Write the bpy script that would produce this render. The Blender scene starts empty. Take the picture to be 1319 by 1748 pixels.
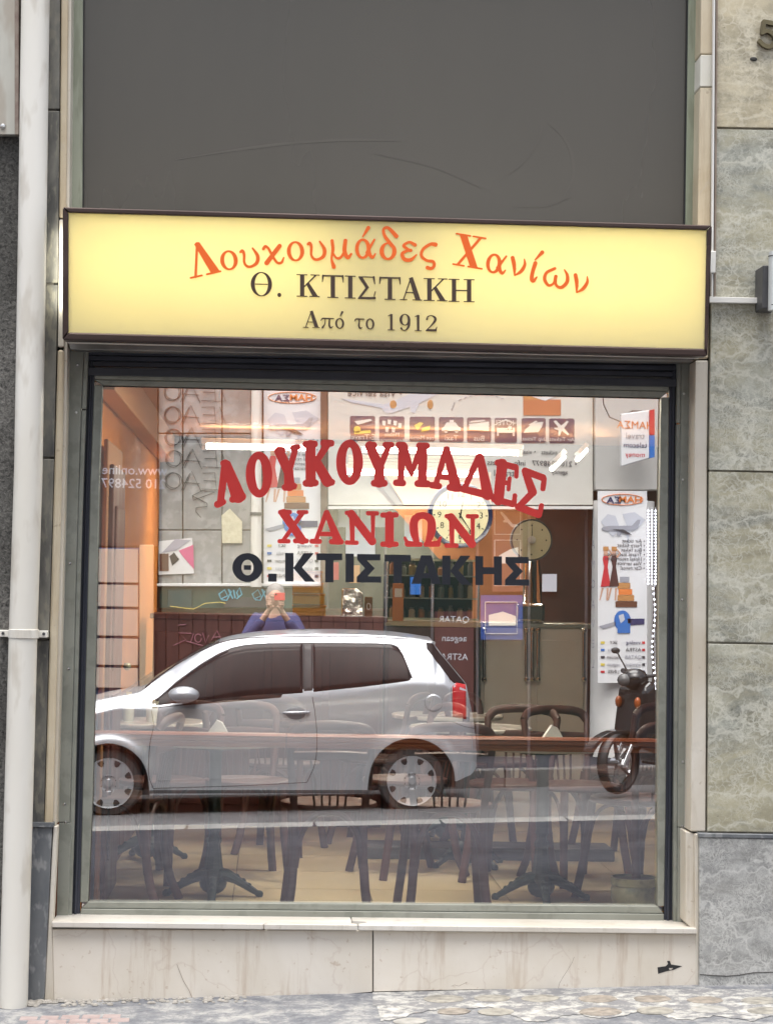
import bpy, bmesh, math, random
import numpy as np
from mathutils import Vector, Matrix
from mathutils.geometry import tessellate_polygon
random.seed(7); GLASSR = .5; ILAMP = 8
S = bpy.context.scene
COL = S.collection
R_ = math.radians

# ------------------------------------------------------------------ camera
FPX, IW, IH = 3660.0, 1319.0, 1748.0
CAM = Vector((0, -8.4, 1.61))
yaw, pit, rol = R_(2.892), R_(2.104), R_(1.05)
CF = Vector((math.sin(yaw)*math.cos(pit), math.cos(yaw)*math.cos(pit), math.sin(pit)))
r0 = Vector((math.cos(yaw), -math.sin(yaw), 0)); u0 = r0.cross(CF)
CR = r0*math.cos(rol) + u0*math.sin(rol); CU = -r0*math.sin(rol) + u0*math.cos(rol)
cd = bpy.data.cameras.new('camera'); cam = bpy.data.objects.new('camera', cd); COL.objects.link(cam)
cam.matrix_world = Matrix(((CR.x, CU.x, -CF.x, CAM.x), (CR.y, CU.y, -CF.y, CAM.y), (CR.z, CU.z, -CF.z, CAM.z), (0, 0, 0, 1)))
cd.sensor_fit = 'HORIZONTAL'; cd.sensor_width = 36; cd.lens = 36*FPX/IW; cd.clip_start = .05; cd.clip_end = 500
S.camera = cam

# ------------------------------------------------------------------ sky, sun, exposure
w = bpy.data.worlds.new("World"); S.world = w; w.use_nodes = True
bg = w.node_tree.nodes['Background']; sk = w.node_tree.nodes.new('ShaderNodeTexSky')
sk.sky_type = 'NISHITA'; sk.sun_disc = False; sk.sun_elevation = R_(62); sk.sun_rotation = R_(348)
sk.air_density = 1.0; sk.dust_density = 7.0; sk.ozone_density = .3
hs = w.node_tree.nodes.new('ShaderNodeHueSaturation'); hs.inputs['Saturation'].default_value = .35; w.node_tree.links.new(sk.outputs[0], hs.inputs['Color']); w.node_tree.links.new(hs.outputs[0], bg.inputs[0]); bg.inputs[1].default_value = .15
sl = bpy.data.lights.new('sun', 'SUN'); sl.energy = 1.5; sl.angle = R_(40); sl.color = (1, .96, .9)
so = bpy.data.objects.new('sun', sl); COL.objects.link(so)
so.rotation_euler = (R_(16), 0, R_(-14)); so.location = (0, -5, 12)
S.view_settings.view_transform = 'Standard'; S.view_settings.look = 'None'
S.view_settings.exposure = 1.55; S.view_settings.gamma = 1.0
try: S.view_settings.use_curve_mapping = False
except Exception: pass
S.cycles.max_bounces = 8; S.cycles.transparent_max_bounces = 16; S.cycles.glossy_bounces = 5
S.cycles.diffuse_bounces = 4; S.cycles.use_denoising = True; S.cycles.sample_clamp_indirect = 6
S.cycles.caustics_reflective = False; S.cycles.caustics_refractive = False

# ------------------------------------------------------------------ measuring helpers
def at(u, v, Y):
    """point of the place that shows at photo pixel (u,v) and stands at depth Y"""
    d = CF + CR*((u-IW/2)/FPX) + CU*((IH/2-v)/FPX)
    return CAM + d*((Y-CAM.y)/d.y)
def mir(u, v, d):
    """same for a thing seen as a reflection: it stands d metres in front of the shop glass"""
    p = at(u, v, d); return Vector((p.x, -d, p.z))
SL = .034                                            # the street climbs to the right
_p = at(640, 1695, -.2); GZ = _p.z - SL*_p.x
KY, KY2, WY = -7.0, -11.05, -12.5                    # kerbs and the houses across
def ground(x, y):
    z = GZ + SL*x + .02*(y+.2 if y > KY else KY+.2)
    if y < KY: z -= .16 if y > KY2 else -.0
    return z

# ------------------------------------------------------------------ mesh helpers
class MB:
    def __init__(s): s.v = []; s.f = []; s.m = []; s.cur = 0
    def add(s, vs, fs):
        o = len(s.v); s.v += [tuple(p) for p in vs]; s.f += [tuple(i+o for i in f) for f in fs]; s.m += [s.cur]*len(fs); return s
    def box(s, a, b):
        x0, y0, z0 = a; x1, y1, z1 = b
        return s.add([(x0,y0,z0),(x1,y0,z0),(x1,y1,z0),(x0,y1,z0),(x0,y0,z1),(x1,y0,z1),(x1,y1,z1),(x0,y1,z1)],
                     [(0,3,2,1),(4,5,6,7),(0,1,5,4),(1,2,6,5),(2,3,7,6),(3,0,4,7)])
    def prism(s, loops, off):
        """loops: list of 3D loops in one plane (first outer, rest holes); extruded by vector off"""
        off = Vector(off); L = [[Vector(p) for p in l] for l in loops]
        tris = tessellate_polygon(L); flat = [p for l in L for p in l]; n = len(flat)
        vs = flat + [p+off for p in flat]; fs = []
        for t in tris:
            a, b, c = [flat[i] for i in t]
            if (b-a).cross(c-a).dot(off) > 0: t = (t[0], t[2], t[1])
            fs.append(tuple(t)); fs.append(tuple(i+n for i in reversed(t)))
        k = 0
        for l in L:
            m = len(l)
            for i in range(m): a, b = k+i, k+(i+1) % m; fs.append((a, b, b+n, a+n))
            k += m
        return s.add(vs, fs)
    def tube(s, pts, r, n=10, cap=True, sq=1.0):
        P = [Vector(p) for p in pts]; rs = r if isinstance(r, (list, tuple)) else [r]*len(P)
        vs = []; fs = []; prev = None
        for i, p in enumerate(P):
            t = (P[min(i+1, len(P)-1)] - P[max(i-1, 0)]).normalized()
            if prev is None:
                a = Vector((0, 0, 1)) if abs(t.z) < .9 else Vector((1, 0, 0)); x = t.cross(a).normalized()
            else: x = (prev - t*prev.dot(t)).normalized()
            prev = x; y = t.cross(x)
            for k in range(n):
                c = 2*math.pi*k/n; vs.append(p + x*(math.cos(c)*rs[i]) + y*(math.sin(c)*rs[i]*sq))
        for i in range(len(P)-1):
            for k in range(n): a = i*n+k; b = i*n+(k+1) % n; fs.append((a, b, b+n, a+n))
        if cap: fs.append(tuple(reversed(range(n)))); fs.append(tuple((len(P)-1)*n+k for k in range(n)))
        return s.add(vs, fs)
    def lathe(s, prof, c=(0, 0, 0), n=24, ax='z'):
        vs = []; fs = []
        for r, h in prof:
            for k in range(n):
                a = 2*math.pi*k/n; x, y = r*math.cos(a), r*math.sin(a)
                vs.append((c[0]+x, c[1]+y, c[2]+h) if ax == 'z' else (c[0]+x, c[1]+h, c[2]+y) if ax == 'y' else (c[0]+h, c[1]+x, c[2]+y))
        for i in range(len(prof)-1):
            for k in range(n): a = i*n+k; b = i*n+(k+1) % n; fs.append((a, b, b+n, a+n))
        fs.append(tuple(reversed(range(n)))); fs.append(tuple((len(prof)-1)*n+k for k in range(n)))
        return s.add(vs, fs)
    def ball(s, c, r, n=16, m=10):
        if not isinstance(r, (tuple, list)): r = (r, r, r)
        vs = []; fs = []
        for i in range(m+1):
            t = math.pi*i/m
            for k in range(n):
                a = 2*math.pi*k/n; vs.append((c[0]+r[0]*math.sin(t)*math.cos(a), c[1]+r[1]*math.sin(t)*math.sin(a), c[2]+r[2]*math.cos(t)))
        for i in range(m):
            for k in range(n): a = i*n+k; b = i*n+(k+1) % n; fs.append((a, a+n, b+n, b))
        return s.add(vs, fs)
    def build(s, name, mat, parent=None, smooth=False, bevel=0, seg=1, kind=None, label=None):
        off = wloc(parent)
        me = bpy.data.meshes.new(name); me.from_pydata([(p[0]-off.x, p[1]-off.y, p[2]-off.z) for p in s.v], [], s.f)
        for m_ in (mat if isinstance(mat, (list, tuple)) else [mat]): me.materials.append(m_)
        if any(s.m): me.polygons.foreach_set('material_index', s.m)
        me.validate(); bm = bmesh.new(); bm.from_mesh(me); bmesh.ops.remove_doubles(bm, verts=bm.verts, dist=1e-6)
        bmesh.ops.recalc_face_normals(bm, faces=bm.faces); bm.to_mesh(me); bm.free()
        o = bpy.data.objects.new(name, me); COL.objects.link(o)
        if parent: o.parent = parent
        if smooth:
            me.polygons.foreach_set('use_smooth', [True]*len(me.polygons))
            try: me.set_sharp_from_angle(angle=R_(smooth if smooth is not True else 40))
            except Exception: pass
        if bevel:
            b = o.modifiers.new('bevel', 'BEVEL'); b.width = bevel; b.segments = seg; b.limit_method = 'ANGLE'; b.angle_limit = R_(35)
        if kind: o['kind'] = kind
        if label: o['label'] = label
        return o
def wloc(o):
    v = Vector((0, 0, 0))
    while o is not None: v += o.location; o = o.parent
    return v
def tag(o, label=None, cat=None, group=None, kind=None):
    for k, v in (('label', label), ('category', cat), ('group', group), ('kind', kind)):
        if v: o[k] = v
    return o
def thing(name, loc, label, cat, group=None):
    o = bpy.data.objects.new(name, None); COL.objects.link(o); o.location = loc; o.empty_display_size = .1
    return tag(o, label, cat, group)
def copy_tree(o, parent=None):
    c = o.copy(); COL.objects.link(c)
    if parent: c.parent = parent
    for ch in list(o.children): copy_tree(ch, c)
    return c
def slab(name, px, Y, depth, mat, parent=None, bevel=.0015, up=None, **k):
    """flat piece whose front face (towards the street) shows as polygon px, at depth Y"""
    m = MB(); m.prism([[at(u, v, Y) for u, v in px]], (0, depth, 0)); return m.build(name, mat, parent, bevel=bevel, **k)
def rslab(name, px, d, depth, mat, parent=None, bevel=0, holes=(), **k):
    """flat piece across the street facing the shop, front face d metres from the glass"""
    m = MB(); m.prism([[mir(u, v, d) for u, v in px]] + [[mir(u, v, d) for u, v in h] for h in holes], (0, -depth, 0)); return m.build(name, mat, parent, bevel=bevel, **k)
def rect(x0, y0, x1, y1): return [(x0, y0), (x1, y0), (x1, y1), (x0, y1)]
def spl(P, n=6):
    """Catmull-Rom through P"""
    P = [np.array(p, float) for p in P]; Q = [2*P[0]-P[1]] + P + [2*P[-1]-P[-2]]; out = []
    for i in range(1, len(Q)-2):
        for t in np.linspace(0, 1, n, endpoint=False):
            a, b, c, d = Q[i-1:i+3]
            out.append(.5*((2*b) + (-a+c)*t + (2*a-5*b+4*c-d)*t*t + (-a+3*b-3*c+d)*t**3))
    out.append(P[-1]); return out

# ------------------------------------------------------------------ materials
def NM(name):
    m = bpy.data.materials.new(name); m.use_nodes = True; t = m.node_tree
    return m, t.nodes, t.links, t.nodes['Principled BSDF']
def ramp(N, stops, interp='LINEAR'):
    r = N.new('ShaderNodeValToRGB'); e = r.color_ramp.elements; r.color_ramp.interpolation = interp
    while len(e) < len(stops): e.new(.5)
    for i, (p, c) in enumerate(stops):
        e[i].position = p; e[i].color = (*c, 1) if isinstance(c, (tuple, list)) else (c, c, c, 1)
    return r
def coords(N, L, stretch=(1, 1, 1), rot=(0, 0, 0)):
    t = N.new('ShaderNodeTexCoord'); mp = N.new('ShaderNodeMapping'); L.new(t.outputs['Object'], mp.inputs[0])
    mp.inputs['Scale'].default_value = stretch; mp.inputs['Rotation'].default_value = rot
    oi = N.new('ShaderNodeObjectInfo'); mu = N.new('ShaderNodeMath'); mu.operation = 'MULTIPLY'; mu.inputs[1].default_value = 37
    L.new(oi.outputs['Random'], mu.inputs[0]); L.new(mu.outputs[0], mp.inputs['Location']); return mp
def mixc(N, L, a, b, f, mode='MIX'):
    m = N.new('ShaderNodeMix'); m.data_type = 'RGBA'; m.blend_type = mode
    for s_, v in ((m.inputs[6], a), (m.inputs[7], b), (m.inputs[0], f)):
        if hasattr(v, 'type') and hasattr(v, 'is_linked'): L.new(v, s_)
        elif isinstance(v, (tuple, list)): s_.default_value = (*v, 1)
        else: s_.default_value = v
    return m.outputs[2]
def noise(N, L, mp, sc, det=5, rg=.55, dist=0):
    n = N.new('ShaderNodeTexNoise'); L.new(mp.outputs[0], n.inputs[0]); n.inputs['Scale'].default_value = sc
    n.inputs['Detail'].default_value = det; n.inputs['Roughness'].default_value = rg; n.inputs['Distortion'].default_value = dist; return n.outputs[0]
def bump(N, L, b, h, st, dist=.01):
    n = N.new('ShaderNodeBump'); n.inputs['Strength'].default_value = st; n.inputs['Distance'].default_value = dist
    L.new(h, n.inputs['Height']); L.new(n.outputs[0], b.inputs['Normal'])
def mat(name, a, b=None, sc=8, rough=.6, metal=0, bp=.0, bsc=None, stretch=(1, 1, 1), lo=.35, hi=.65, c=None, csc=60, cf=.3, coat=0, bd=.004, spec=None):
    m, N, L, B = NM(name); B.inputs['Roughness'].default_value = rough; B.inputs['Metallic'].default_value = metal
    if coat: B.inputs['Coat Weight'].default_value = coat; B.inputs['Coat Roughness'].default_value = .05
    if spec is not None: B.inputs['Specular IOR Level'].default_value = spec
    if b is None and not bp: B.inputs['Base Color'].default_value = (*a, 1); return m
    mp = coords(N, L, stretch); col = noise(N, L, mp, sc)
    r = ramp(N, [(lo, a), (hi, b or a)]); L.new(col, r.inputs[0]); o = r.outputs[0]
    if c:
        r2 = ramp(N, [(.52, 0), (.62, 1)]); L.new(noise(N, L, mp, csc, 3), r2.inputs[0])
        mm = N.new('ShaderNodeMath'); mm.operation = 'MULTIPLY'; mm.inputs[1].default_value = cf; L.new(r2.outputs[0], mm.inputs[0])
        o = mixc(N, L, o, c, mm.outputs[0])
    L.new(o, B.inputs['Base Color'])
    rr = ramp(N, [(.3, max(rough-.1, 0)), (.7, min(rough+.12, 1))]); L.new(col, rr.inputs[0]); L.new(rr.outputs[0], B.inputs['Roughness'])
    if bp: bump(N, L, B, noise(N, L, mp, bsc or sc*3, 5), bp, bd)
    return m
def emis(name, col, st):
    m, N, L, B = NM(name); B.inputs['Base Color'].default_value = (*col, 1)
    B.inputs['Emission Color'].default_value = (*col, 1); B.inputs['Emission Strength'].default_value = st; return m
def worm(name, base, vein, tan, dark, vs=55, tanamt=.6):
    """weathered breccia-like marble: worm veins on grey, diagonal tan clouds, few pits"""
    m, N, L, B = NM(name); mp = coords(N, L, (1, 1, 1), (0, R_(35), 0))
    n1 = N.new('ShaderNodeTexNoise'); L.new(mp.outputs[0], n1.inputs[0]); n1.inputs['Scale'].default_value = 18; n1.inputs['Detail'].default_value = 5
    va = N.new('ShaderNodeVectorMath'); va.operation = 'MULTIPLY_ADD'; L.new(n1.outputs['Color'], va.inputs[0]); va.inputs[1].default_value = (.12, .12, .12); L.new(mp.outputs[0], va.inputs[2])
    cl = ramp(N, [(.34, dark), (.5, base), (.66, tuple(x*1.5 for x in base))]); L.new(noise(N, L, mp, 9, 10, .78), cl.inputs[0])
    mp2 = coords(N, L, (1, 1, 3.2), (0, R_(-33), 0)); tn = ramp(N, [(.4, 0), (.58, tanamt)]); L.new(noise(N, L, mp2, 1.6, 8, .7, .5), tn.inputs[0])
    o = mixc(N, L, cl.outputs[0], tan, tn.outputs[0])
    dk = ramp(N, [(.35, .68), (.55, 1.06)]); L.new(noise(N, L, mp2, 2.6, 6, .65, 1.0), dk.inputs[0]); o = mixc(N, L, o, dk.outputs[0], 1.0, 'MULTIPLY')
    for k, (sc_, wd, am) in enumerate(((vs*.45, .05, .75), (vs, .07, .6))):
        v = N.new('ShaderNodeTexVoronoi'); v.feature = 'DISTANCE_TO_EDGE'; v.inputs['Scale'].default_value = sc_; L.new(va.outputs[0], v.inputs['Vector'])
        rv = ramp(N, [(0, am), (wd, am*.5), (wd*2.6, 0)]); L.new(v.outputs['Distance'], rv.inputs[0])
        q = ramp(N, [(.42, 0), (.6, 1)]); L.new(noise(N, L, mp, 5+k*3, 6, .7), q.inputs[0])
        mm = N.new('ShaderNodeMath'); mm.operation = 'MULTIPLY'; L.new(rv.outputs[0], mm.inputs[0]); L.new(q.outputs[0], mm.inputs[1]); o = mixc(N, L, o, vein, mm.outputs[0])
    w_ = N.new('ShaderNodeTexVoronoi'); w_.feature = 'DISTANCE_TO_EDGE'; w_.inputs['Scale'].default_value = 2.2
    v2 = N.new('ShaderNodeVectorMath'); v2.operation = 'MULTIPLY_ADD'; L.new(n1.outputs['Color'], v2.inputs[0]); v2.inputs[1].default_value = (.3, .3, .3); L.new(mp2.outputs[0], v2.inputs[2]); L.new(v2.outputs[0], w_.inputs['Vector'])
    rw = ramp(N, [(0, .6), (.05, 0)]); L.new(w_.outputs['Distance'], rw.inputs[0]); o = mixc(N, L, o, vein, rw.outputs[0])
    pt = ramp(N, [(.7, 0), (.76, .6)]); L.new(noise(N, L, mp, 30, 3, .6), pt.inputs[0]); o = mixc(N, L, o, tuple(c*.35 for c in dark), pt.outputs[0])
    L.new(o, B.inputs['Base Color']); B.inputs['Roughness'].default_value = .42
    bump(N, L, B, noise(N, L, mp, 60, 6, .7), .25, .004); return m
def marble(name, base, dirt, streak, rough=.35, vein=(.5, .47, .42)):
    m, N, L, B = NM(name); mp = coords(N, L); mps = coords(N, L, (7, 7, .6))
    r = ramp(N, [(.35, base), (.7, dirt)]); L.new(noise(N, L, mp, 2.2, 7, .6, .6), r.inputs[0])
    s = ramp(N, [(.54, 0), (.72, .7)]); L.new(noise(N, L, mps, 2.0, 6, .7), s.inputs[0]); o = mixc(N, L, r.outputs[0], streak, s.outputs[0])
    v = N.new('ShaderNodeTexVoronoi'); v.feature = 'DISTANCE_TO_EDGE'; v.inputs['Scale'].default_value = 1.8
    n1 = N.new('ShaderNodeTexNoise'); L.new(mp.outputs[0], n1.inputs[0]); n1.inputs['Scale'].default_value = 3; n1.inputs['Detail'].default_value = 6
    va = N.new('ShaderNodeVectorMath'); va.operation = 'MULTIPLY_ADD'; L.new(n1.outputs['Color'], va.inputs[0]); va.inputs[1].default_value = (.6, .6, .6); L.new(mp.outputs[0], va.inputs[2]); L.new(va.outputs[0], v.inputs['Vector'])
    rv = ramp(N, [(0, .22), (.012, 0)]); L.new(v.outputs['Distance'], rv.inputs[0]); o = mixc(N, L, o, vein, rv.outputs[0])
    k = ramp(N, [(.66, 0), (.72, .5)]); L.new(noise(N, L, mp, 40, 4), k.inputs[0]); o = mixc(N, L, o, streak, k.outputs[0])
    L.new(o, B.inputs['Base Color']); B.inputs['Roughness'].default_value = rough; bump(N, L, B, noise(N, L, mp, 30, 5), .12, .003); return m

M = {}
M['green'] = mat('painted_green_aluminium', (.25, .26, .228), (.3, .31, .275), 5, .42, .1, .05, 90, c=(.13, .14, .12), csc=14, cf=.3)
M['greenold'] = mat('old_green_paint', (.24, .27, .2), (.32, .34, .27), 4, .5, .1, .08, 60, stretch=(1, 1, .15), c=(.15, .16, .11), csc=30, cf=.4)
M['navy'] = mat('dark_rubber_channel', (.022, .026, .04), (.05, .055, .075), 4, .45, .2, stretch=(1, 1, .1))
M['cream'] = marble('cream_marble_jamb', (.66, .58, .44), (.52, .42, .28), (.36, .27, .17))
M['creamw'] = marble('pale_marble_jamb', (.68, .64, .57), (.56, .5, .41), (.4, .33, .24))
M['sill'] = marble('white_marble_sill', (.72, .69, .65), (.6, .56, .5), (.45, .4, .33), .3)
M['base'] = marble('marble_plinth', (.76, .71, .64), (.66, .6, .51), (.46, .35, .26), .33, (.42, .3, .24))
M['worm'] = worm('green_grey_marble', (.30, .305, .265), (.64, .63, .55), (.44, .4, .27), (.19, .2, .175), 62, .7)
M['wormt'] = worm('tan_marble', (.42, .38, .28), (.68, .63, .5), (.56, .49, .34), (.22, .19, .14), 40, .95)
M['wormg'] = worm('blue_grey_marble', (.31, .313, .31), (.62, .62, .6), (.37, .36, .33), (.25, .252, .254), 75, .35)
M['strip'] = mat('dark_lichen_marble', (.07, .07, .068), (.24, .23, .2), 9, .55, 0, .3, 40, stretch=(1, 1, .35), c=(.3, .28, .22), csc=45, cf=.45, lo=.38, hi=.64)
M['stripg'] = mat('grey_veined_marble', (.1, .11, .125), (.19, .2, .21), 7, .42, 0, .15, 40, stretch=(1, 1, .5), c=(.42, .42, .42), csc=26, cf=.4)
M['panel'] = mat('grey_panel', (.08, .073, .062), (.092, .084, .072), 1.2, .3, 0, .02, 200, stretch=(1, 1, .3))
M['pvc'] = mat('white_pvc_pipe', (.72, .69, .62), (.82, .8, .75), 2.2, .35, 0, .03, 30, stretch=(1, 1, .3), c=(.42, .36, .28), csc=12, cf=.35)
M['brown'] = mat('brown_anodised_trim', (.045, .028, .026), (.075, .05, .046), 6, .33, .5, stretch=(.2, 1, 1))
M['zinc'] = mat('zinc_sheet', (.2, .2, .2), (.32, .31, .3), 5, .45, .6)
M['white'] = mat('white_paint', (.7, .69, .66), (.78, .77, .74), 3, .45, 0, .03, 40)
M['steel'] = mat('steel', (.5, .5, .5), (.6, .6, .6), 20, .25, 1)
M['black'] = mat('black_matt', (.012, .012, .013), (.02, .02, .022), 10, .5)
M['darkgrey'] = mat('dark_grey', (.06, .06, .065), (.09, .09, .095), 10, .5)
def render_wall():
    m, N, L, B = NM('rough_grey_render'); mp = coords(N, L); n = noise(N, L, mp, 70, 8, .75, .8); r = ramp(N, [(.35, (.04, .039, .037)), (.62, (.3, .29, .27))])
    L.new(n, r.inputs[0]); q = ramp(N, [(.4, .55), (.62, 1.0)]); L.new(noise(N, L, mp, 3, 4), q.inputs[0])
    L.new(mixc(N, L, r.outputs[0], q.outputs[0], 1.0, 'MULTIPLY'), B.inputs['Base Color']); B.inputs['Roughness'].default_value = .95; bump(N, L, B, n, 1.0, .012); return m
M['render'] = render_wall()
M['rust'] = mat('rust', (.09, .03, .015), (.25, .11, .05), 30, .9, 0, .4, 80, stretch=(1, 1, .3))

# ------------------------------------------------------------------ lettering: glyphs drawn as strokes, united, then cut out as solid shapes
def field(prims, X, Y):
    F = np.full(X.shape, 1e3)
    for kind, neg, P, Wd in prims:
        if kind == 's':
            d = np.full(X.shape, 1e3)
            for i in range(len(P)-1):
                ax, ay = P[i]; bx, by = P[i+1]; dx, dy = bx-ax, by-ay; q = dx*dx+dy*dy+1e-9
                t = np.clip(((X-ax)*dx+(Y-ay)*dy)/q, 0, 1)
                d = np.minimum(d, np.hypot(X-ax-t*dx, Y-ay-t*dy) - .5*(Wd[i]+(Wd[i+1]-Wd[i])*t))
        else:
            d = np.full(X.shape, 1e3); ins = np.zeros(X.shape, bool); n = len(P)
            for i in range(n):
                ax, ay = P[i]; bx, by = P[(i+1) % n]; dx, dy = bx-ax, by-ay; q = dx*dx+dy*dy+1e-9
                t = np.clip(((X-ax)*dx+(Y-ay)*dy)/q, 0, 1); d = np.minimum(d, np.hypot(X-ax-t*dx, Y-ay-t*dy))
                if abs(dy) > 1e-9: ins ^= ((ay > Y) != (by > Y)) & (X < dx*(Y-ay)/dy+ax)
            d = np.where(ins, -d, d)
        F = np.maximum(F, -d) if neg else np.minimum(F, d)
    return F
def contours(F, xs, ys):
    seg = {}
    ny, nx = F.shape; neg = F < 0
    cell = neg[:-1, :-1].astype(int) + neg[:-1, 1:]*2 + neg[1:, 1:]*4 + neg[1:, :-1]*8
    T = {1: [(3, 0)], 2: [(0, 1)], 3: [(3, 1)], 4: [(1, 2)], 5: [(3, 2), (1, 0)], 6: [(0, 2)], 7: [(3, 2)], 8: [(2, 3)], 9: [(2, 0)], 10: [(0, 3), (2, 1)], 11: [(2, 1)], 12: [(1, 3)], 13: [(1, 0)], 14: [(0, 3)]}
    def ep(j, i, e): return {0: ('h', j, i), 2: ('h', j+1, i), 3: ('v', j, i), 1: ('v', j, i+1)}[e]
    for j, i in zip(*np.nonzero((cell > 0) & (cell < 15))):
        for a, b in T[cell[j, i]]: seg[ep(j, i, a)] = ep(j, i, b)
    def pos(k):
        t, j, i = k
        if t == 'h': a, b = F[j, i], F[j, i+1]; s = a/(a-b); return (xs[i]+s*(xs[i+1]-xs[i]), ys[j])
        a, b = F[j, i], F[j+1, i]; s = a/(a-b); return (xs[i], ys[j]+s*(ys[j+1]-ys[j]))
    loops = []
    while seg:
        k0 = next(iter(seg)); k = k0; l = []
        while k in seg: l.append(pos(k)); k = seg.pop(k)
        if len(l) > 6: loops.append(simp(l))
    return loops
def simp(l, tol=.09):
    l = np.array(l)
    def dp(a, b):
        if b-a < 2: return []
        p, q = l[a], l[b % len(l)]; d = q-p; n = np.hypot(*d)+1e-9; seg = l[a+1:b]
        if n < 1e-6: e = np.hypot(*(seg-p).T)
        else: e = np.abs((seg-p) @ np.array([-d[1], d[0]]))/n
        m = e.argmax()
        return [] if e[m] < tol else dp(a, a+1+m) + [a+1+m] + dp(a+1+m, b)
    h = len(l)//2; idx = [0]+dp(0, h)+[h]+dp(h, len(l)); return [tuple(l[i]) for i in idx]
def area(l): return .5*sum(l[i][0]*l[(i+1) % len(l)][1]-l[(i+1) % len(l)][0]*l[i][1] for i in range(len(l)))
def glyph_mesh(prims, place, depth, res=.5):
    """prims in photo pixels; place(u,v)->3D; depth vector"""
    allp = np.array([p for k, ng, P, Wd in prims for p in P]); mw = max([max(Wd) for k, ng, P, Wd in prims if Wd] + [1])
    x0, y0 = allp.min(0)-mw/2-1.5; x1, y1 = allp.max(0)+mw/2+1.5
    xs = np.arange(x0, x1+res, res); ys = np.arange(y0, y1+res, res); X, Y = np.meshgrid(xs, ys)
    F = field(prims, X, Y)+1e-6
    Lp = contours(F, xs, ys); mb = MB()
    if not Lp: return mb
    Lp.sort(key=lambda l: -abs(area(l))); sg = np.sign(area(Lp[0])); outs = [l for l in Lp if np.sign(area(l)) == sg]; ins = [l for l in Lp if np.sign(area(l)) != sg]
    def inside(p, l):
        r = False
        for i in range(len(l)):
            a, b = l[i], l[(i+1) % len(l)]
            if (a[1] > p[1]) != (b[1] > p[1]) and p[0] < (b[0]-a[0])*(p[1]-a[1])/(b[1]-a[1])+a[0]: r = not r
        return r
    for o in outs:
        hs = [h for h in ins if inside(h[0], o)]
        mb.prism([[place(*p) for p in o]] + [[place(*p) for p in h] for h in hs], depth)
    return mb
def ell(cx, cy, rx, ry, n=40, a0=0): return [(cx+rx*math.cos(2*math.pi*k/n), cy+ry*math.sin(2*math.pi*k/n)) for k in range(n)]
def G(*pr): return pr
def s(P, w): return ('s', 0, P, w)
def c(P, w): return ('c', 0, P, w)      # smooth stroke
def b(P, w): return ('b', 0, P, w)      # butt-ended stem
def p(P): return ('p', 0, P, None)
def e(cx, cy, rx, ry): return ('p', 0, ell(cx, cy, rx, ry), None)
def ne(cx, cy, rx, ry): return ('p', 1, ell(cx, cy, rx, ry), None)
def np_(P): return ('p', 1, P, None)
def put(g, BL, BR, U, o, k):
    """glyph in unit box -> photo pixels; BL, BR, U in enlarged-crop coordinates with origin o and factor k"""
    ox, oy = o; bl = np.array(BL)/k+(ox, oy); X = (np.array(BR)-np.array(BL))/k; Uv = np.array(U)/k; h = np.hypot(*Uv); out = []
    for kind, neg, P, Wd in g:
        P = list(P)
        if kind == 's' or kind == 'c':
            ws = list(Wd) if isinstance(Wd, (list, tuple)) else [Wd]*len(P)
            if kind == 'c':
                Q = spl([(*q, wd) for q, wd in zip(P, ws)], 7); P = [(q[0], q[1]) for q in Q]; ws = [q[2] for q in Q]
            Wd = [max(x*h, .4) for x in ws]; kind = 's'
        elif kind == 'b':
            a, b = [bl+X*q[0]+Uv*q[1] for q in P]; d = (b-a)/np.hypot(*(b-a)); nn = np.array([-d[1], d[0]])*Wd*h/2
            out.append(('p', neg, [tuple(a+nn), tuple(b+nn), tuple(b-nn), tuple(a-nn)], None)); continue
        out.append((kind, neg, [tuple(bl+X*q[0]+Uv*q[1]) for q in P], Wd))
    return out
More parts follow.
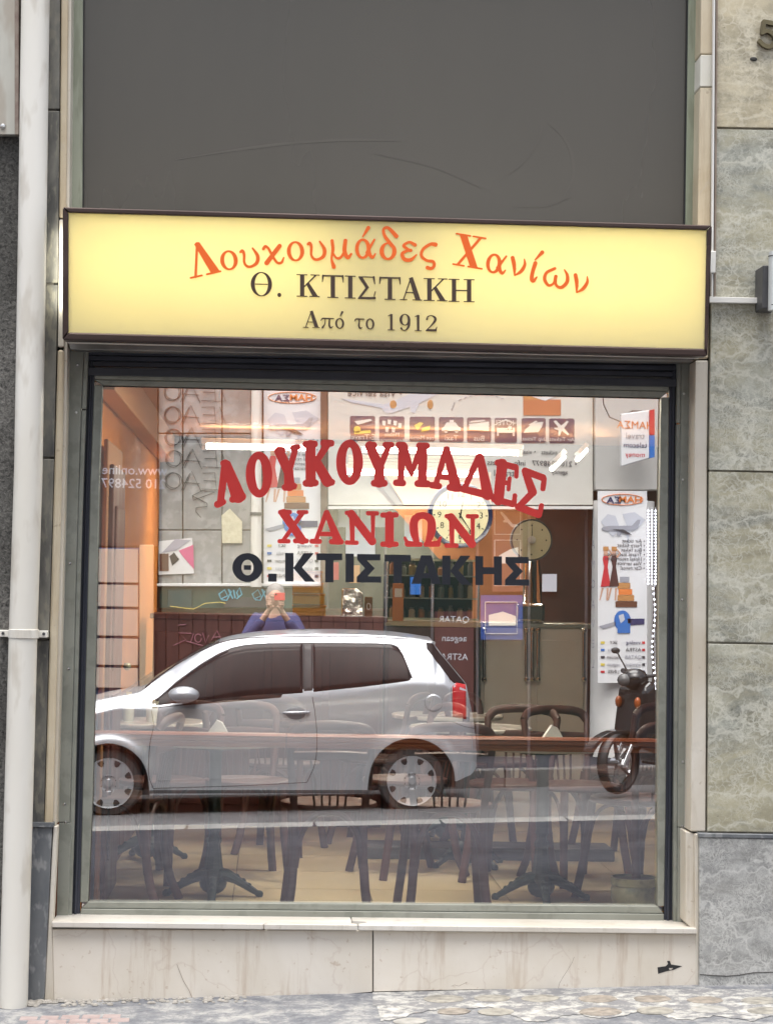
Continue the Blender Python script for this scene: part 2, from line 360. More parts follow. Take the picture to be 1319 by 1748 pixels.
# heavy soft-serif capitals (window lettering)
CO = {
'Λ': G(s([(.2,.1),(.46,.9)],[.15,.16]), s([(.42,.9),(.5,.86),(.82,.14)],[.16,.2,.3]), s([(.1,.08),(.3,.1)],[.15,.13]), s([(.62,.1),(.94,.11)],[.14,.19])),
'Ο': G(e(.5,.5,.5,.5), ne(.5,.5,.14,.33)),
'Υ': G(s([(.5,.1),(.5,.45)],[.24,.2]), s([(.16,.9),(.5,.42)],[.22,.22]), s([(.85,.92),(.54,.45)],[.13,.14]), s([(.12,.92),(.3,.92)],.15), s([(.72,.93),(.94,.93)],.13), s([(.32,.08),(.68,.08)],.155)),
'Κ': G(s([(.25,.1),(.25,.9)],.22), s([(.8,.9),(.35,.45)],[.16,.13]), s([(.42,.55),(.8,.1)],[.2,.24]), s([(.1,.08),(.4,.08)],.15), s([(.1,.92),(.38,.92)],.15), s([(.68,.93),(.92,.92)],.15), s([(.75,.08),(.93,.08)],.155)),
'Μ': G(s([(.2,.1),(.24,.9)],[.14,.17]), s([(.26,.88),(.5,.3)],[.24,.12]), s([(.5,.3),(.76,.88)],[.1,.16]), s([(.82,.9),(.8,.1)],.2), s([(.08,.08),(.26,.08)],.15), s([(.68,.08),(.94,.08)],.16), s([(.15,.93),(.28,.93)],.15), s([(.72,.93),(.92,.93)],.15)),
'Α': G(s([(.2,.1),(.5,.93)],[.13,.14]), s([(.52,.93),(.84,.12)],[.15,.26]), s([(.35,.3),(.66,.3)],.13), s([(.08,.08),(.3,.08)],.15), s([(.66,.08),(.94,.08)],.16)),
'Δ': G(s([(.1,.08),(.46,.92)],[.13,.16]), s([(.5,.92),(.85,.1)],[.18,.26]), s([(.08,.09),(.92,.09)],[.17,.18])),
'Ε': G(s([(.3,.08),(.3,.92)],.24), s([(.12,.92),(.85,.92)],.15), s([(.12,.08),(.9,.08)],.15), s([(.3,.52),(.62,.52)],.11), s([(.9,.92),(.92,.72)],.1), s([(.95,.08),(.94,.28)],.11), s([(.66,.64),(.66,.38)],.09)),
'Σ': G(s([(.14,.92),(.55,.52)],[.16,.2]), s([(.55,.5),(.12,.1)],[.16,.15]), s([(.14,.92),(.86,.92)],.16), s([(.1,.08),(.9,.08)],.17), s([(.92,.9),(.93,.68)],.12), s([(.95,.08),(.97,.3)],.11)),
'Χ': G(s([(.2,.9),(.8,.1)],.25), s([(.8,.9),(.2,.1)],[.14,.12]), s([(.1,.93),(.4,.93)],.14), s([(.68,.93),(.93,.93)],.12), s([(.08,.07),(.36,.07)],.13), s([(.58,.08),(.93,.08)],.15)),
'Ν': G(s([(.22,.9),(.24,.1)],[.16,.13]), s([(.2,.9),(.8,.12)],.24), s([(.82,.12),(.82,.9)],[.1,.13]), s([(.08,.93),(.24,.93)],.13), s([(.08,.07),(.36,.07)],.13), s([(.68,.93),(.93,.93)],.13)),
'Ι': G(s([(.5,.1),(.5,.9)],[.25,.25]), s([(.16,.92),(.84,.92)],.15), s([(.16,.08),(.84,.08)],.15)),
'Ω': G(c([(.36,.1),(.28,.45),(.3,.78),(.5,.9),(.7,.78),(.72,.45),(.62,.1)],[.15,.24,.23,.19,.23,.24,.15]), s([(.12,.09),(.44,.075)],[.17,.14]), s([(.58,.075),(.88,.09)],[.14,.17]), s([(.05,.26),(.12,.1)],[.08,.12]), s([(.95,.26),(.88,.1)],[.08,.12])),
}
# heavy grotesque capitals
HS = {
'Θ': G(e(.5,.5,.5,.5), ne(.5,.5,.2,.27), p([(.38,.42),(.62,.42),(.62,.58),(.38,.58)])),
'.': G(p([(0,0),(1,0),(1,1),(0,1)])),
'Κ': G(p([(0,0),(.28,0),(.28,1),(0,1)]), p([(.28,.48),(.62,1),(.96,1),(.5,.42)]), p([(.28,.46),(.42,.66),(1.0,0),(.66,0)])),
'Τ': G(p([(0,.76),(1,.76),(1,1),(0,1)]), p([(.34,0),(.66,0),(.66,1),(.34,1)])),
'Ι': G(p([(0,0),(1,0),(1,1),(0,1)])),
'Σ': G(p([(0,0),(1,0),(1,.22),(.44,.22),(.74,.5),(.42,.78),(.97,.78),(.97,1),(.02,1),(.02,.8),(.34,.5),(0,.2)])),
'Α': G(p([(0,0),(.33,1),(.67,1),(1,0),(.7,0),(.64,.2),(.36,.2),(.3,0)]), np_([(.41,.38),(.59,.38),(.5,.72)])),
'Η': G(p([(0,0),(.3,0),(.3,1),(0,1)]), p([(.7,0),(1,0),(1,1),(.7,1)]), p([(.25,.38),(.75,.38),(.75,.62),(.25,.62)])),
}
# serif (sign)
h_ = .042
SE = {
'Θ': G(e(.5,.5,.5,.53), ne(.5,.5,.31,.485), s([(.22,.5),(.78,.5)],h_)),
'.': G(e(.5,.5,.5,.5)),
'Κ': G(b([(.235,.02),(.235,.98)],.19), s([(0,.98),(.45,.98)],h_), s([(0,.02),(.45,.02)],h_), s([(.62,.98),(1,.98)],h_), s([(.58,.02),(1,.02)],h_), s([(.84,.97),(.3,.42)],.06), p([(.4,.58),(.52,.66),(.95,.02),(.7,.02)])),
'Τ': G(b([(.5,.02),(.5,.98)],.19), s([(.03,.965),(.97,.965)],.07), s([(.26,.02),(.74,.02)],h_), s([(.04,.97),(.01,.7)],[.09,.04]), s([(.96,.97),(.99,.7)],[.09,.04])),
'Ι': G(b([(.5,.02),(.5,.98)],.19), s([(.04,.98),(.96,.98)],h_), s([(.04,.02),(.96,.02)],h_)),
'Σ': G(p([(.02,1),(.22,1),(.62,.52),(.2,.1),(.92,.1),(1,.36),(.95,.36),(.88,.17),(.95,0),(0,0),(0,.05),(.42,.5),(.02,.96)]), s([(.05,.98),(.9,.98)],h_), s([(.88,.98),(.94,.68)],[.09,.04]), s([(.02,.03),(.93,.06)],[.05,.11])),
'Α': G(s([(.14,.02),(.49,.97)],.055), p([(.4,.97),(.58,1.03),(.95,.02),(.7,.02)]), s([(.27,.34),(.68,.34)],h_), s([(0,.02),(.3,.02)],h_), s([(.58,.02),(1,.02)],h_)),
'Η': G(b([(.2,.02),(.2,.98)],.19), b([(.8,.02),(.8,.98)],.19), s([(.2,.5),(.8,.5)],.055), s([(0,.98),(.4,.98)],h_), s([(0,.02),(.4,.02)],h_), s([(.6,.98),(1,.98)],h_), s([(.6,.02),(1,.02)],h_)),
'π': G(c([(0,.72),(.12,.92),(.4,.93),(1,.93)],[.06,.12,.13,.1]), c([(.34,.9),(.3,.4),(.12,.05)],[.08,.1,.17]), c([(.68,.9),(.66,.3),(.78,.05),(.95,.2)],[.12,.17,.14,.05])),
'ο': G(e(.5,.5,.5,.52), ne(.5,.5,.27,.42)),
'τ': G(c([(0,.7),(.15,.92),(.5,.93),(1,.93)],[.06,.12,.13,.1]), c([(.52,.9),(.46,.3),(.6,.05),(.8,.15)],[.12,.17,.14,.05])),
'1': G(b([(.55,.02),(.55,.97)],.15), s([(.55,.95),(.1,.86)],[.07,.04]), s([(.08,.02),(1,.02)],h_)),
'9': G(e(.5,.66,.5,.35), ne(.5,.66,.26,.3), c([(.88,.66),(.86,.3),(.6,.05),(.3,.04),(.16,.14)],[.16,.13,.08,.06,.13])),
'2': G(c([(.14,.74),(.22,.9),(.5,.97),(.8,.86),(.82,.66),(.5,.36),(.08,.06)],[.12,.07,.06,.13,.15,.08,.05]), p([(.04,0),(.94,0),(1,.3),(.94,.3),(.85,.15),(.2,.14),(.04,.05)])),
# slanted Greek book face
'Λ': G(s([(.17,.02),(.44,.98)],.075), p([(.34,.97),(.42,1.02),(.52,1.0),(.98,.03),(.68,.03)]), s([(0,.02),(.38,.02)],.055), s([(.54,.02),(1,.02)],.055)),
'υ': G(c([(.04,.86),(.14,.9),(.22,.72),(.2,.3),(.34,.07),(.58,.04),(.86,.2),(.92,.55),(.68,.98)],[.14,.17,.15,.13,.14,.14,.19,.19,.09])),
'ϰ': G(c([(.04,.82),(.14,.93),(.28,.82),(.42,.5),(.62,.1),(.84,.06),(.97,.3)],[.16,.15,.13,.13,.13,.13,.08]), s([(.82,.9),(.14,.1)],[.22,.24])),
'μ': G(c([(.1,.95),(.14,.5),(.08,.0),(.18,-.42)],[.17,.17,.12,.22]), c([(.7,.95),(.66,.4),(.8,.06),(.96,.24)],[.2,.22,.2,.12]), c([(.14,.3),(.3,.04),(.5,.08),(.66,.4)],[.1,.12,.14,.12])),
'α': G(e(.36,.5,.38,.52), ne(.35,.5,.19,.4), s([(.92,.96),(.56,.3)],[.1,.16]), c([(.62,.62),(.7,.2),(.84,.06),(.97,.24)],[.14,.18,.15,.07])),
'δ': G(e(.48,.42,.49,.46), ne(.48,.44,.24,.36), c([(.7,.72),(.3,1.2),(.22,1.55),(.5,1.62),(.96,1.2)],[.2,.17,.14,.16,.22])),
'ε': G(c([(.86,.8),(.5,.95),(.15,.76),(.5,.54)],[.19,.13,.16,.13]), s([(.4,.53),(.6,.52)],.17), c([(.5,.54),(.08,.36),(.2,.06),(.6,.02),(.96,.28)],[.12,.18,.2,.18,.08])),
'ς': G(c([(1.0,.96),(.66,.94),(.2,.62),(.1,.25),(.45,.02),(.9,-.0),(1.0,-.22),(.82,-.4),(.56,-.38)],[.24,.18,.17,.17,.16,.17,.17,.18,.22])),
'Χ': G(p([(.1,.97),(.36,.97),(.86,.03),(.6,.03)]), s([(.8,.96),(.2,.04)],.085), s([(0,.98),(.46,.98)],.055), s([(.56,.98),(.97,.98)],.055), s([(.04,.02),(.4,.02)],.055), s([(.54,.02),(1,.02)],.055)),
'ν': G(c([(.12,.95),(.24,.6),(.3,.06)],[.2,.2,.07]), c([(.3,.05),(.7,.3),(.92,.65),(.88,.95)],[.06,.18,.16,.06]), c([(.28,.4),(.3,.1)],[.17,.07])),
'ι': G(c([(.6,.95),(.4,.5),(.36,.12),(.62,.04),(.95,.26)],[.22,.2,.2,.17,.08])),
'ω': G(c([(.42,.95),(.14,.66),(.1,.3),(.28,.03),(.46,.18),(.5,.55)],[.15,.16,.18,.15,.13,.19]), c([(.5,.45),(.56,.12),(.76,.04),(.94,.35),(.92,.72),(.78,.98)],[.15,.14,.17,.2,.16,.07])),
}
TON = lambda a, b, o, k, w0, w1: [('s', 0, [tuple(np.array(a)/k+o), tuple(np.array(b)/k+o)], [w0/k, w1/k])]
def txt(body, size, pos, mt, parent, name='lettering', facing=1, depth=.001, align='CENTER', sx=1.0, rot=0, bold=0):
    """straight sans lettering; facing=1 looks towards the shop (+y), -1 towards the street"""
    cu = bpy.data.curves.new('text', 'FONT'); cu.body = body; cu.size = size; cu.align_x = align; cu.align_y = 'CENTER'; cu.extrude = depth; cu.offset = bold; cu.resolution_u = 2
    o = bpy.data.objects.new('text', cu); COL.objects.link(o); dg = bpy.context.evaluated_depsgraph_get(); me = bpy.data.meshes.new_from_object(o.evaluated_get(dg))
    bpy.data.objects.remove(o); r = bpy.data.objects.new(name, me); me.name = name; COL.objects.link(r); me.materials.clear(); me.materials.append(mt)
    X = Vector((-facing, 0, 0)); Mx = Matrix(((X.x*sx, 0, 0, 0), (0, 0, facing, 0), (0, 1, 0, 0), (0, 0, 0, 1)))
    if facing == -1: Mx = Matrix(((sx, 0, 0, 0), (0, 0, -1, 0), (0, 1, 0, 0), (0, 0, 0, 1)))
    me.transform(Mx @ Matrix.Rotation(rot, 4, 'Z')); me.transform(Matrix.Translation(Vector(pos)-wloc(parent)))
    if parent: r.parent = parent
    return r
# ================================================================== THE HOUSE FRONT
def E_(pairs): 
    a = sorted(pairs); return lambda v: float(np.interp(v, [q[0] for q in a], [q[1] for q in a]))
L1 = E_([(0,104.5),(370,101),(600,98.5),(800,93),(1400,76),(1720,68)])
L2 = E_([(0,121),(370,117),(600,114),(800,110.6),(1400,94.5),(1570,90)])
L3 = E_([(600,151),(800,142.6),(1400,127),(1567,122)])
L4 = E_([(600,163),(640,161),(800,154.6),(1400,140),(1567,136)])
L5 = E_([(657,175),(800,170),(1400,156.7),(1540,150)])
R5 = E_([(678,1128.5),(800,1126),(1400,1123),(1547,1122.5)])
R4 = E_([(620,1143),(660,1142),(800,1141),(1400,1136),(1572,1133)])
R3 = E_([(620,1156),(800,1153.5),(1400,1149.5),(1575,1149)])
R2 = E_([(620,1186),(800,1181),(1400,1177),(1572,1168)])
R1 = E_([(0,1218),(380,1214),(620,1209),(800,1207),(1400,1205),(1700,1192)])
SY = -.20
def between(fa, fb, v0, v1, dv0=0, n=6, pad=0):
    vs = np.linspace(v0, v1, n); A = [(fa(v)+pad, v) for v in vs]; B = [(fb(v)-pad, v+dv0) for v in vs]; return A + B[::-1]

hw = thing('shop_building', (at(640, 900, .02).x, .02, GZ), 'grey masonry front wall of the shop building behind the stone cladding', 'wall')
m = MB()
xl, xr = at(L2(700), 700, 0).x-.0, at(R2(700), 700, 0).x+.03
m.box((-9, -.165, GZ-.6), (xl-.02, .5, 4.3)); m.box((xr+.03, -.165, GZ-.6), (9, .5, 4.3)); m.box((-9, -.165, 4.3), (9, .5, 6.2))
m.box((xl-.02, .02, GZ-.6), (xr+.03, .3, at(640, 1592, 0).z-.02))
m.build('wall', M['render'], hw)

# rough render left of the pipe
rw = slab('rendered_wall', [(-1400, -300), (36, -300), (36, 900), (10, 1300), (5, 1790), (-1400, 1790)], -.22, .054, M['render'], bevel=0)
tag(rw, 'rough dark grey rendered wall strip at the far left behind the white downpipe', 'wall')
# metal panel top left
t = thing('metal_panel', at(10, 228, -.26), 'pale metal sheet screwed to the rough wall in the top left corner', 'panel')
slab('sheet', rect(-260, -120, 29, 229), -.262, .04, mat('pale_metal_sheet', (.42, .41, .36), (.56, .55, .5), 5, .45, .1, stretch=(1, 1, .3), c=(.3, .22, .16), csc=9, cf=.4), t)
slab('edge_trim', rect(25, -120, 32, 229), -.266, .046, mat('rusty_edge', (.2, .14, .12), (.3, .25, .21), 20, .6), t)
mm = MB(); q = at(5, 215, -.264); mm.lathe([(.011, 0), (.009, -.004), (.004, -.006)], q, 12, 'y'); mm.build('screw', M['steel'], t, smooth=True)

# narrow dark marble strip, in pieces
t = thing('marble_strip', at(70, 1700, SY), 'narrow dark lichened marble strip between the downpipe and the cream jamb', 'cladding')
JL = [-300, 187, 484, 782, 1092, 1408]
for a, b in zip(JL[:-1], JL[1:]):
    slab('stone_panel', [(40, a+1.5), (L1(max(a,0))-1, a+1.5), (L1(b)-1, b-1.5), (20, b-1.5)], SY+random.uniform(-.003, .003), .05, M['strip'], t, .003)
slab('mortar', [(40, -300), (L1(0), -300), (L1(1408), 1408), (20, 1408)], SY+.012, .03, mat('old_mortar', (.2, .18, .15), (.3, .28, .25), 30, .9), t, 0)
t = thing('marble_block', at(70, 1712, SY), 'grey veined marble block at the foot of the wall beside the downpipe', 'stone')
slab('stone_panel', [(30, 1412), (89, 1412), (76, 1700), (70, 1735), (10, 1745)], SY-.02, .06, M['stripg'], t, .004)
slab('edge_strip', [(91, 1411), (98, 1411), (91, 1560), (89.5, 1582), (89, 1600), (92, 1722), (75, 1722), (76, 1700)], SY-.012, .07, M['creamw'], t, .003)
slab('cap', [(30, 1405), (92, 1405), (91, 1413), (30, 1412)], SY-.03, .06, M['stripg'], t, .003)

# cream jambs
t = thing('cream_jamb', at(85, 1400, SY), 'chipped cream marble jamb strip on the left side of the shop opening', 'jamb')
slab('stone_strip', between(L1, lambda v: L2(v)-5, -300, 371), SY-.004, .18, M['cream'], t, .004)
slab('stone_strip', between(L1, lambda v: L2(v)-5, 374, 592), SY-.004, .18, M['creamw'], t, .004)
slab('stone_strip', between(L1, lambda v: L2(v)-5, 597, 1409), SY-.008, .18, M['cream'], t, .006)
slab('reveal', between(lambda v: L2(v)-4.5, lambda v: L2(v)+1, -300, 1409), SY+.016, .14, M['creamw'], t, .002)
t = thing('pale_jamb', at(1198, 1420, SY), 'pale marble jamb strip on the right of the shop opening with a white repair near the top', 'jamb')
fr = lambda v: R1(v)-.5
fl_ = lambda v: R1(v)-E_([(0, 21), (380, 23), (620, 22), (1420, 26)])(v)
slab('stone_strip', between(fl_, fr, -300, 92), SY, .17, M['cream'], t, .005)
slab('repair', between(fl_, fr, 93, 147), SY-.002, .17, mat('white_filler', (.66, .64, .56), (.72, .7, .64), 8, .6, 0, .2, 40), t, .004, label='smooth white filler between two stone strips')
slab('stone_strip', between(fl_, fr, 148, 612), SY, .17, M['cream'], t, .005)
slab('stone_strip', between(fl_, fr, 615, 1420), SY, .17, M['creamw'], t, .004)
slab('end_block', [(1170, 1419), (1186, 1424), (1190, 1592), (1182, 1588), (1170, 1575)], SY+.01, .16, M['creamw'], t, .004)
slab('edge_strip', [(1186, 1424), (1192.5, 1424), (1193, 1694), (1187, 1694)], SY-.012, .03, M['creamw'], t, .003)

# stone wall on the right
t = thing('stone_wall', at(1260, 1700, SY), 'weathered green grey and tan marble slab wall right of the shop window', 'wall')
sv = lambda u, v: v + (u-1207)*.0175
def rp(v0, v1, u1, mt, dy=0, left=None, u0=None):
    f = left or R1
    pts = [((u0 if u0 else f(v)+3), v if not u0 else sv(u0, v)) for v in np.linspace(v0, v1, 5)] + [(u1, sv(u1, v1)), (u1, sv(u1, v0))]
    return slab('stone_panel', pts, SY-.012+dy, .045, mt, t, .0025)
rows = [(-300, 216, 'wormt', .0), (219.5, 508, 'worm', .002), (511, 802, 'worm', -.003), (805, 1096, 'worm', 0), (1099, 1420, 'worm', .002)]
for a, b, mt, dy in rows:
    rp(a, b, 1392, M[mt], dy); rp(a, b, 1780, M[mt], -dy, u0=1395)
slab('stone_panel', [(1193.5, 1430), (1400, 1434), (1400, 1696), (1193.5, 1693)], SY-.03, .06, M['wormg'], t, .003, label='lower blue grey slab standing slightly forward')
slab('stone_panel', [(1403, 1434), (1790, 1441), (1790, 1700), (1403, 1696)], SY-.03, .06, M['wormg'], t, .003)
slab('ledge', [(1192, 1423), (1790, 1433), (1790, 1440), (1192, 1430)], SY-.034, .06, M['stripg'], t, .002)
slab('mortar', [(R1(0)+2, -300), (1800, -290), (1800, 1700), (1194, 1692), (1206, 1420)], SY+.004, .03, mat('pale_mortar', (.5, .47, .4), (.62, .59, .5), 20, .85), t, 0)
# cracks and chips
mk = mat('crack', (.03, .028, .025))
m = MB(); m.tube([at(u, v, SY-.031) for u, v in [(1194, 1664), (1206, 1665), (1222, 1666), (1240, 1667), (1262, 1665), (1285, 1661), (1319, 1660), (1350, 1661)]], .0016, 5); m.build('crack', mk, t)
m = MB(); m.ball(at(1286, 100, SY-.014), (.015, .003, .008), 10, 6); m.build('chip', mk, t)

# house number, bronze
bz = mat('bronze', (.12, .1, .06), (.2, .17, .1), 12, .4, .7, .2, 40)
g5 = [s([(.88,.93),(.28,.93)],.16), s([(.28,.93),(.22,.52)],.15), c([(.22,.52),(.5,.62),(.86,.5),(.9,.25),(.62,.06),(.3,.08),(.08,.2)],[.14,.15,.17,.18,.16,.14,.15])]
gm = glyph_mesh(put(g5, (935,340), (1075,365), (5,-205), np.array((1080, 0)), 4.37), lambda u, v: at(u, v, SY-.034), (0, .02, 0))
tag(gm.build('house_number', bz, None, bevel=.002, seg=2), 'bronze house number 5 cut off by the right edge, fixed on the tan marble', 'number')

# wall lamp, cable trunking
t = thing('wall_lamp', at(1318, 480, SY), 'grey cylindrical wall lamp on a dark bracket at the right edge', 'lamp')
a, b = at(1326, 432, -.36), at(1324, 530, -.36); m = MB()
r = .032; m.lathe([(r*.9, 0), (r, .004), (r, b.z-a.z+.0)], a, 28); m.build('lamp_body', mat('grey_lamp_metal', (.62, .65, .65), (.7, .72, .72), 6, .4, .3), t, smooth=True)
for vv in (438, 522):
    m = MB(); q = at(1325.5, vv, -.36); m.lathe([(r+.001, 0), (r+.001, .003)], q, 28); m.build('ring', M['darkgrey'], t, smooth=True)
m = MB(); m.box(tuple(at(1301, 526, -.34)), tuple(at(1316, 462, -.205))); m.build('bracket', M['darkgrey'], t, bevel=.003)
t = thing('cable_trunking', at(1218, 505, SY), 'pale cable duct running down the right edge and across to the wall lamp', 'trunking')
for (u0, u1, dd) in ((0, 3, .026), (4.2, 7.4, .02)):
    slab('duct', [(1219.5+u0, -300), (1219.5+u1, -300), (1214+u1, 505), (1214+u0, 505)], SY-.012-dd, dd, M['white'] if not u0 else mat('brown_duct', (.2, .15, .11), (.3, .24, .2), 9, .5), t, .001)
slab('duct', [(1211, 506), (1301, 508), (1301, 517), (1211, 515.5)], SY-.045, .03, M['white'], t, .0015)
slab('junction_box', [(1213, 428), (1222, 428), (1221, 465), (1212.5, 465)], SY-.05, .035, M['white'], t, .002)

# downpipe
t = thing('downpipe', at(24, 1740, -.27), 'weathered white plastic downpipe running down the wall at the far left', 'pipe')
cp = [(66, -300), (60.5, 0), (55, 400), (48.5, 800), (39, 1100), (31, 1400), (22, 1748)]
pp = [at(u, v, -.285) for u, v in cp]; pg = at(21.5, 1770, -.285); pg.z = ground(pg.x, -.285); pp[-1] = pg
m = MB(); m.tube(pp, .0535, 32); m.build('pipe', M['pvc'], t, smooth=60)
for vv, hh in ((1082, 7), (-180, 7)):
    a = at(np.interp(vv, [0, 400, 800, 1100, 1400], [60.5, 55, 48.5, 40, 31]), vv, -.285)
    m = MB(); m.lathe([(.0575, -.017), (.0575, .017)], a, 32); m.box((a.x-.098, -.262, a.z-.014), (a.x-.05, -.222, a.z+.012)); m.box((a.x+.05, -.262, a.z-.014), (a.x+.085, -.203, a.z+.012))
    br = m.build('bracket', M['pvc'], t, bevel=.002)
    for dx in (-.08, .072):
        k = MB(); k.lathe([(.006, 0), (.005, -.004)], (a.x+dx, -.262, a.z), 10, 'y'); k.build('screw', M['darkgrey'], br)

# ------------------------------------------------------------------ grey panel over the shop sign
t = thing('transom_panel', at(655, 380, -.06), 'large smooth dark grey panel in a green frame above the yellow sign', 'panel')
slab('panel', [(144, -300), (1177, -300), (1168, 470), (141, 470)], -.06, .03, M['panel'], t, 0)
slab('frame', [(122, -300), (142.5, -300), (140, 470), (117, 470)], -.085, .06, M['greenold'], t, .003)
slab('frame', [(1179, -300), (1200, -300), (1188, 470), (1168.5, 470)], -.085, .06, M['greenold'], t, .003)
slab('bead', [(142.5, -300), (144.5, -300), (141.8, 470), (140, 470)], -.075, .03, M['black'], t, 0)
slab('bead', [(1176, -300), (1179, -300), (1168.5, 470), (1166, 470)], -.075, .03, M['black'], t, 0)

msm = mat('dust_smear', (.0955, .087, .0745), rough=.45)
for P, W_ in (([(300,272),(380,259),(450,249),(520,242),(600,238),(680,240)], [1,3,5,4,5,1]), ([(640,262),(740,285),(820,320)], [1,2,1]), ([(935,210),(960,232),(975,262),(978,300),(962,335)], [1,3,5,4,1]), ([(925,215),(918,240),(895,275),(870,296)], [1,2,2,1]), ([(880,352),(930,352),(975,335)], [1,2,1])):
    Q = spl([(*a, b) for a, b in zip(P, W_)], 6); gm = glyph_mesh([('s', 0, [(q[0], q[1]) for q in Q], [q[2] for q in Q])], lambda u, v: at(u, v, -.0608), (0, .0006, 0), .7)
    gm.build('dust_smear', msm, t)
# ------------------------------------------------------------------ the lit sign
FY = -.42
t = thing('shop_sign', at(655, 600, -.2), 'yellow lit box sign with orange and brown Greek lettering above the window', 'sign')
def sface():
    m, N, L, B = NM('yellow_acrylic'); N.remove(B); out = N['Material Output']
    d = N.new('ShaderNodeBsdfDiffuse'); tr = N.new('ShaderNodeBsdfTranslucent'); g = N.new('ShaderNodeBsdfGlossy'); g.inputs['Roughness'].default_value = .12
    mp = coords(N, L); r = ramp(N, [(.3, (.84, .77, .48)), (.7, (.82, .75, .46))]); L.new(noise(N, L, mp, 2, 4), r.inputs[0])
    L.new(r.outputs[0], d.inputs[0]); L.new(r.outputs[0], tr.inputs[0])
    a = N.new('ShaderNodeMixShader'); a.inputs[0].default_value = .5; L.new(d.outputs[0], a.inputs[1]); L.new(tr.outputs[0], a.inputs[2])
    b = N.new('ShaderNodeMixShader'); b.inputs[0].default_value = .04; L.new(a.outputs[0], b.inputs[1]); L.new(g.outputs[0], b.inputs[2]); L.new(b.outputs[0], out.inputs[0]); return m
slab('face_panel', [(116, 361), (1207, 391), (1203, 596), (116, 568)], FY+.008, .004, sface(), t, 0)
slab('frame_top', [(107, 353), (1215, 384), (1206, 392), (117, 362)], FY-.004, .05, M['brown'], t, .004)
slab('frame_bottom', [(117, 567), (1203, 595), (1207, 608), (106, 580)], FY-.006, .07, M['brown'], t, .006)
slab('frame_side', [(107, 353.5), (116.6, 362.5), (116.6, 566.5), (106.5, 579)], FY-.003, .05, M['brown'], t, .004)
slab('frame_side', [(1206.5, 392.5), (1215, 384.5), (1207.5, 607), (1202.6, 594.5)], FY-.003, .05, M['brown'], t, .004)
c4 = [at(u, v, FY+.03) for u, v in [(109, 356), (1212, 386), (1206, 604), (109, 577)]]
m = MB(); A = [(q.x, FY+.045, q.z) for q in c4]; B_ = [(q.x, -.215, q.z) for q in c4]
m.add(A+B_, [(0, 1, 5, 4), (1, 2, 6, 5), (3, 7, 6, 2), (0, 4, 7, 3), (4, 5, 6, 7)]); sb = m.build('sign_box', M['white'], t)
sb.modifiers.new('wall', 'SOLIDIFY').thickness = .003
c5 = [at(u, v, -.3) for u, v in [(130, 590), (1180, 606)]]
for i, uu in enumerate((330, 960)):
    q = at(uu, 462+i*16, -.24); la = bpy.data.lights.new('fluorescent', 'AREA'); la.shape = 'RECTANGLE'; la.size = 1.05; la.size_y = .3; la.energy = 2.7; la.color = (1, .97, .82)
    lo = bpy.data.objects.new('sign_lamp', la); COL.objects.link(lo); lo.parent = t; lo.location = q - t.location; lo.rotation_euler = (R_(90), 0, 0)
morange = mat('orange_vinyl', (.9, .14, .012), rough=.4); mbrown = mat('brown_vinyl', (.06, .035, .025), rough=.4)
def word(name, label, items, Y, mt, parent, th=.0016, res=.45):
    w_ = None; gs = []
    for pr in items: gs.append(glyph_mesh(pr, lambda u, v: at(u, v, Y), (0, th, 0), res))
    cpt = sum((Vector(g_.v[0]) for g_ in gs), Vector())/len(gs)
    w_ = bpy.data.objects.new(name, None); COL.objects.link(w_); w_.parent = parent; w_.location = cpt - wloc(parent); w_['label'] = label
    for g_ in gs: g_.build('letter', mt, w_)
    return w_
z1, z2, z3 = ((310, 375), 5.073), ((550, 375), 5.073), ((760, 385), 5.073)
def pz(z, ch, BL, BR, U, F=SE, extra=()): return put(F[ch], BL, BR, U, *z) + [x for x in extra]
def circ(z, cx, cy, rx, ry, ang=0): 
    return put(SE['ο'], (cx-rx-math.sin(ang)*0, cy+ry), (cx+rx, cy+ry-math.sin(ang)*2*rx), (-math.sin(ang)*2*ry, -2*ry), *z)
tn = lambda z, a, b: [('s', 0, [tuple(np.array(a)/z[1]+z[0]), tuple(np.array(b)/z[1]+z[0])], [12/z[1], 34/z[1]])]
word('lettering', 'arched orange word of the upper line', [
    pz(z1,'Λ',(78,508),(338,450),(-60,-285)), circ(z1,418,357,76,83,.1), pz(z1,'υ',(512,420),(676,400),(-10,-165)), pz(z1,'ϰ',(712,392),(893,378),(-14,-172)),
    circ(z1,990,275,75,84,.05), pz(z1,'υ',(1092,352),(1252,345),(-6,-165)), pz(z2,'μ',(65,337),(258,335),(0,-165)),
    pz(z2,'α',(287,335),(465,333),(0,-170)) + tn(z2,(350,145),(398,68)), pz(z2,'δ',(497,342),(647,342),(0,-168)), pz(z2,'ε',(682,350),(820,348),(2,-165)),
    pz(z2,'ς',(842,345),(970,362),(10,-155))], FY+.0055, morange, t)
word('lettering', 'slanting orange word at the end of the upper line', [
    pz(z3,'Χ',(55,335),(315,378),(42,-273)), pz(z3,'α',(345,400),(520,425),(22,-165)), pz(z3,'ν',(558,435),(692,450),(8,-168)),
    pz(z3,'ι',(718,478),(790,488),(18,-168)) + tn(z3,(776,296),(838,230)), pz(z3,'ω',(828,508),(1055,552),(26,-165)), pz(z3,'ν',(1095,582),(1228,598),(16,-165))], FY+.0055, morange, t)
z4 = ((420, 450), 3.2975)
def bx(z, ch, x0, y0, x1, y1, F, sl=.022): dx = x1-x0; return put(F[ch], (x0, y1), (x1, y1+dx*sl), (0, y0-y1), *z)
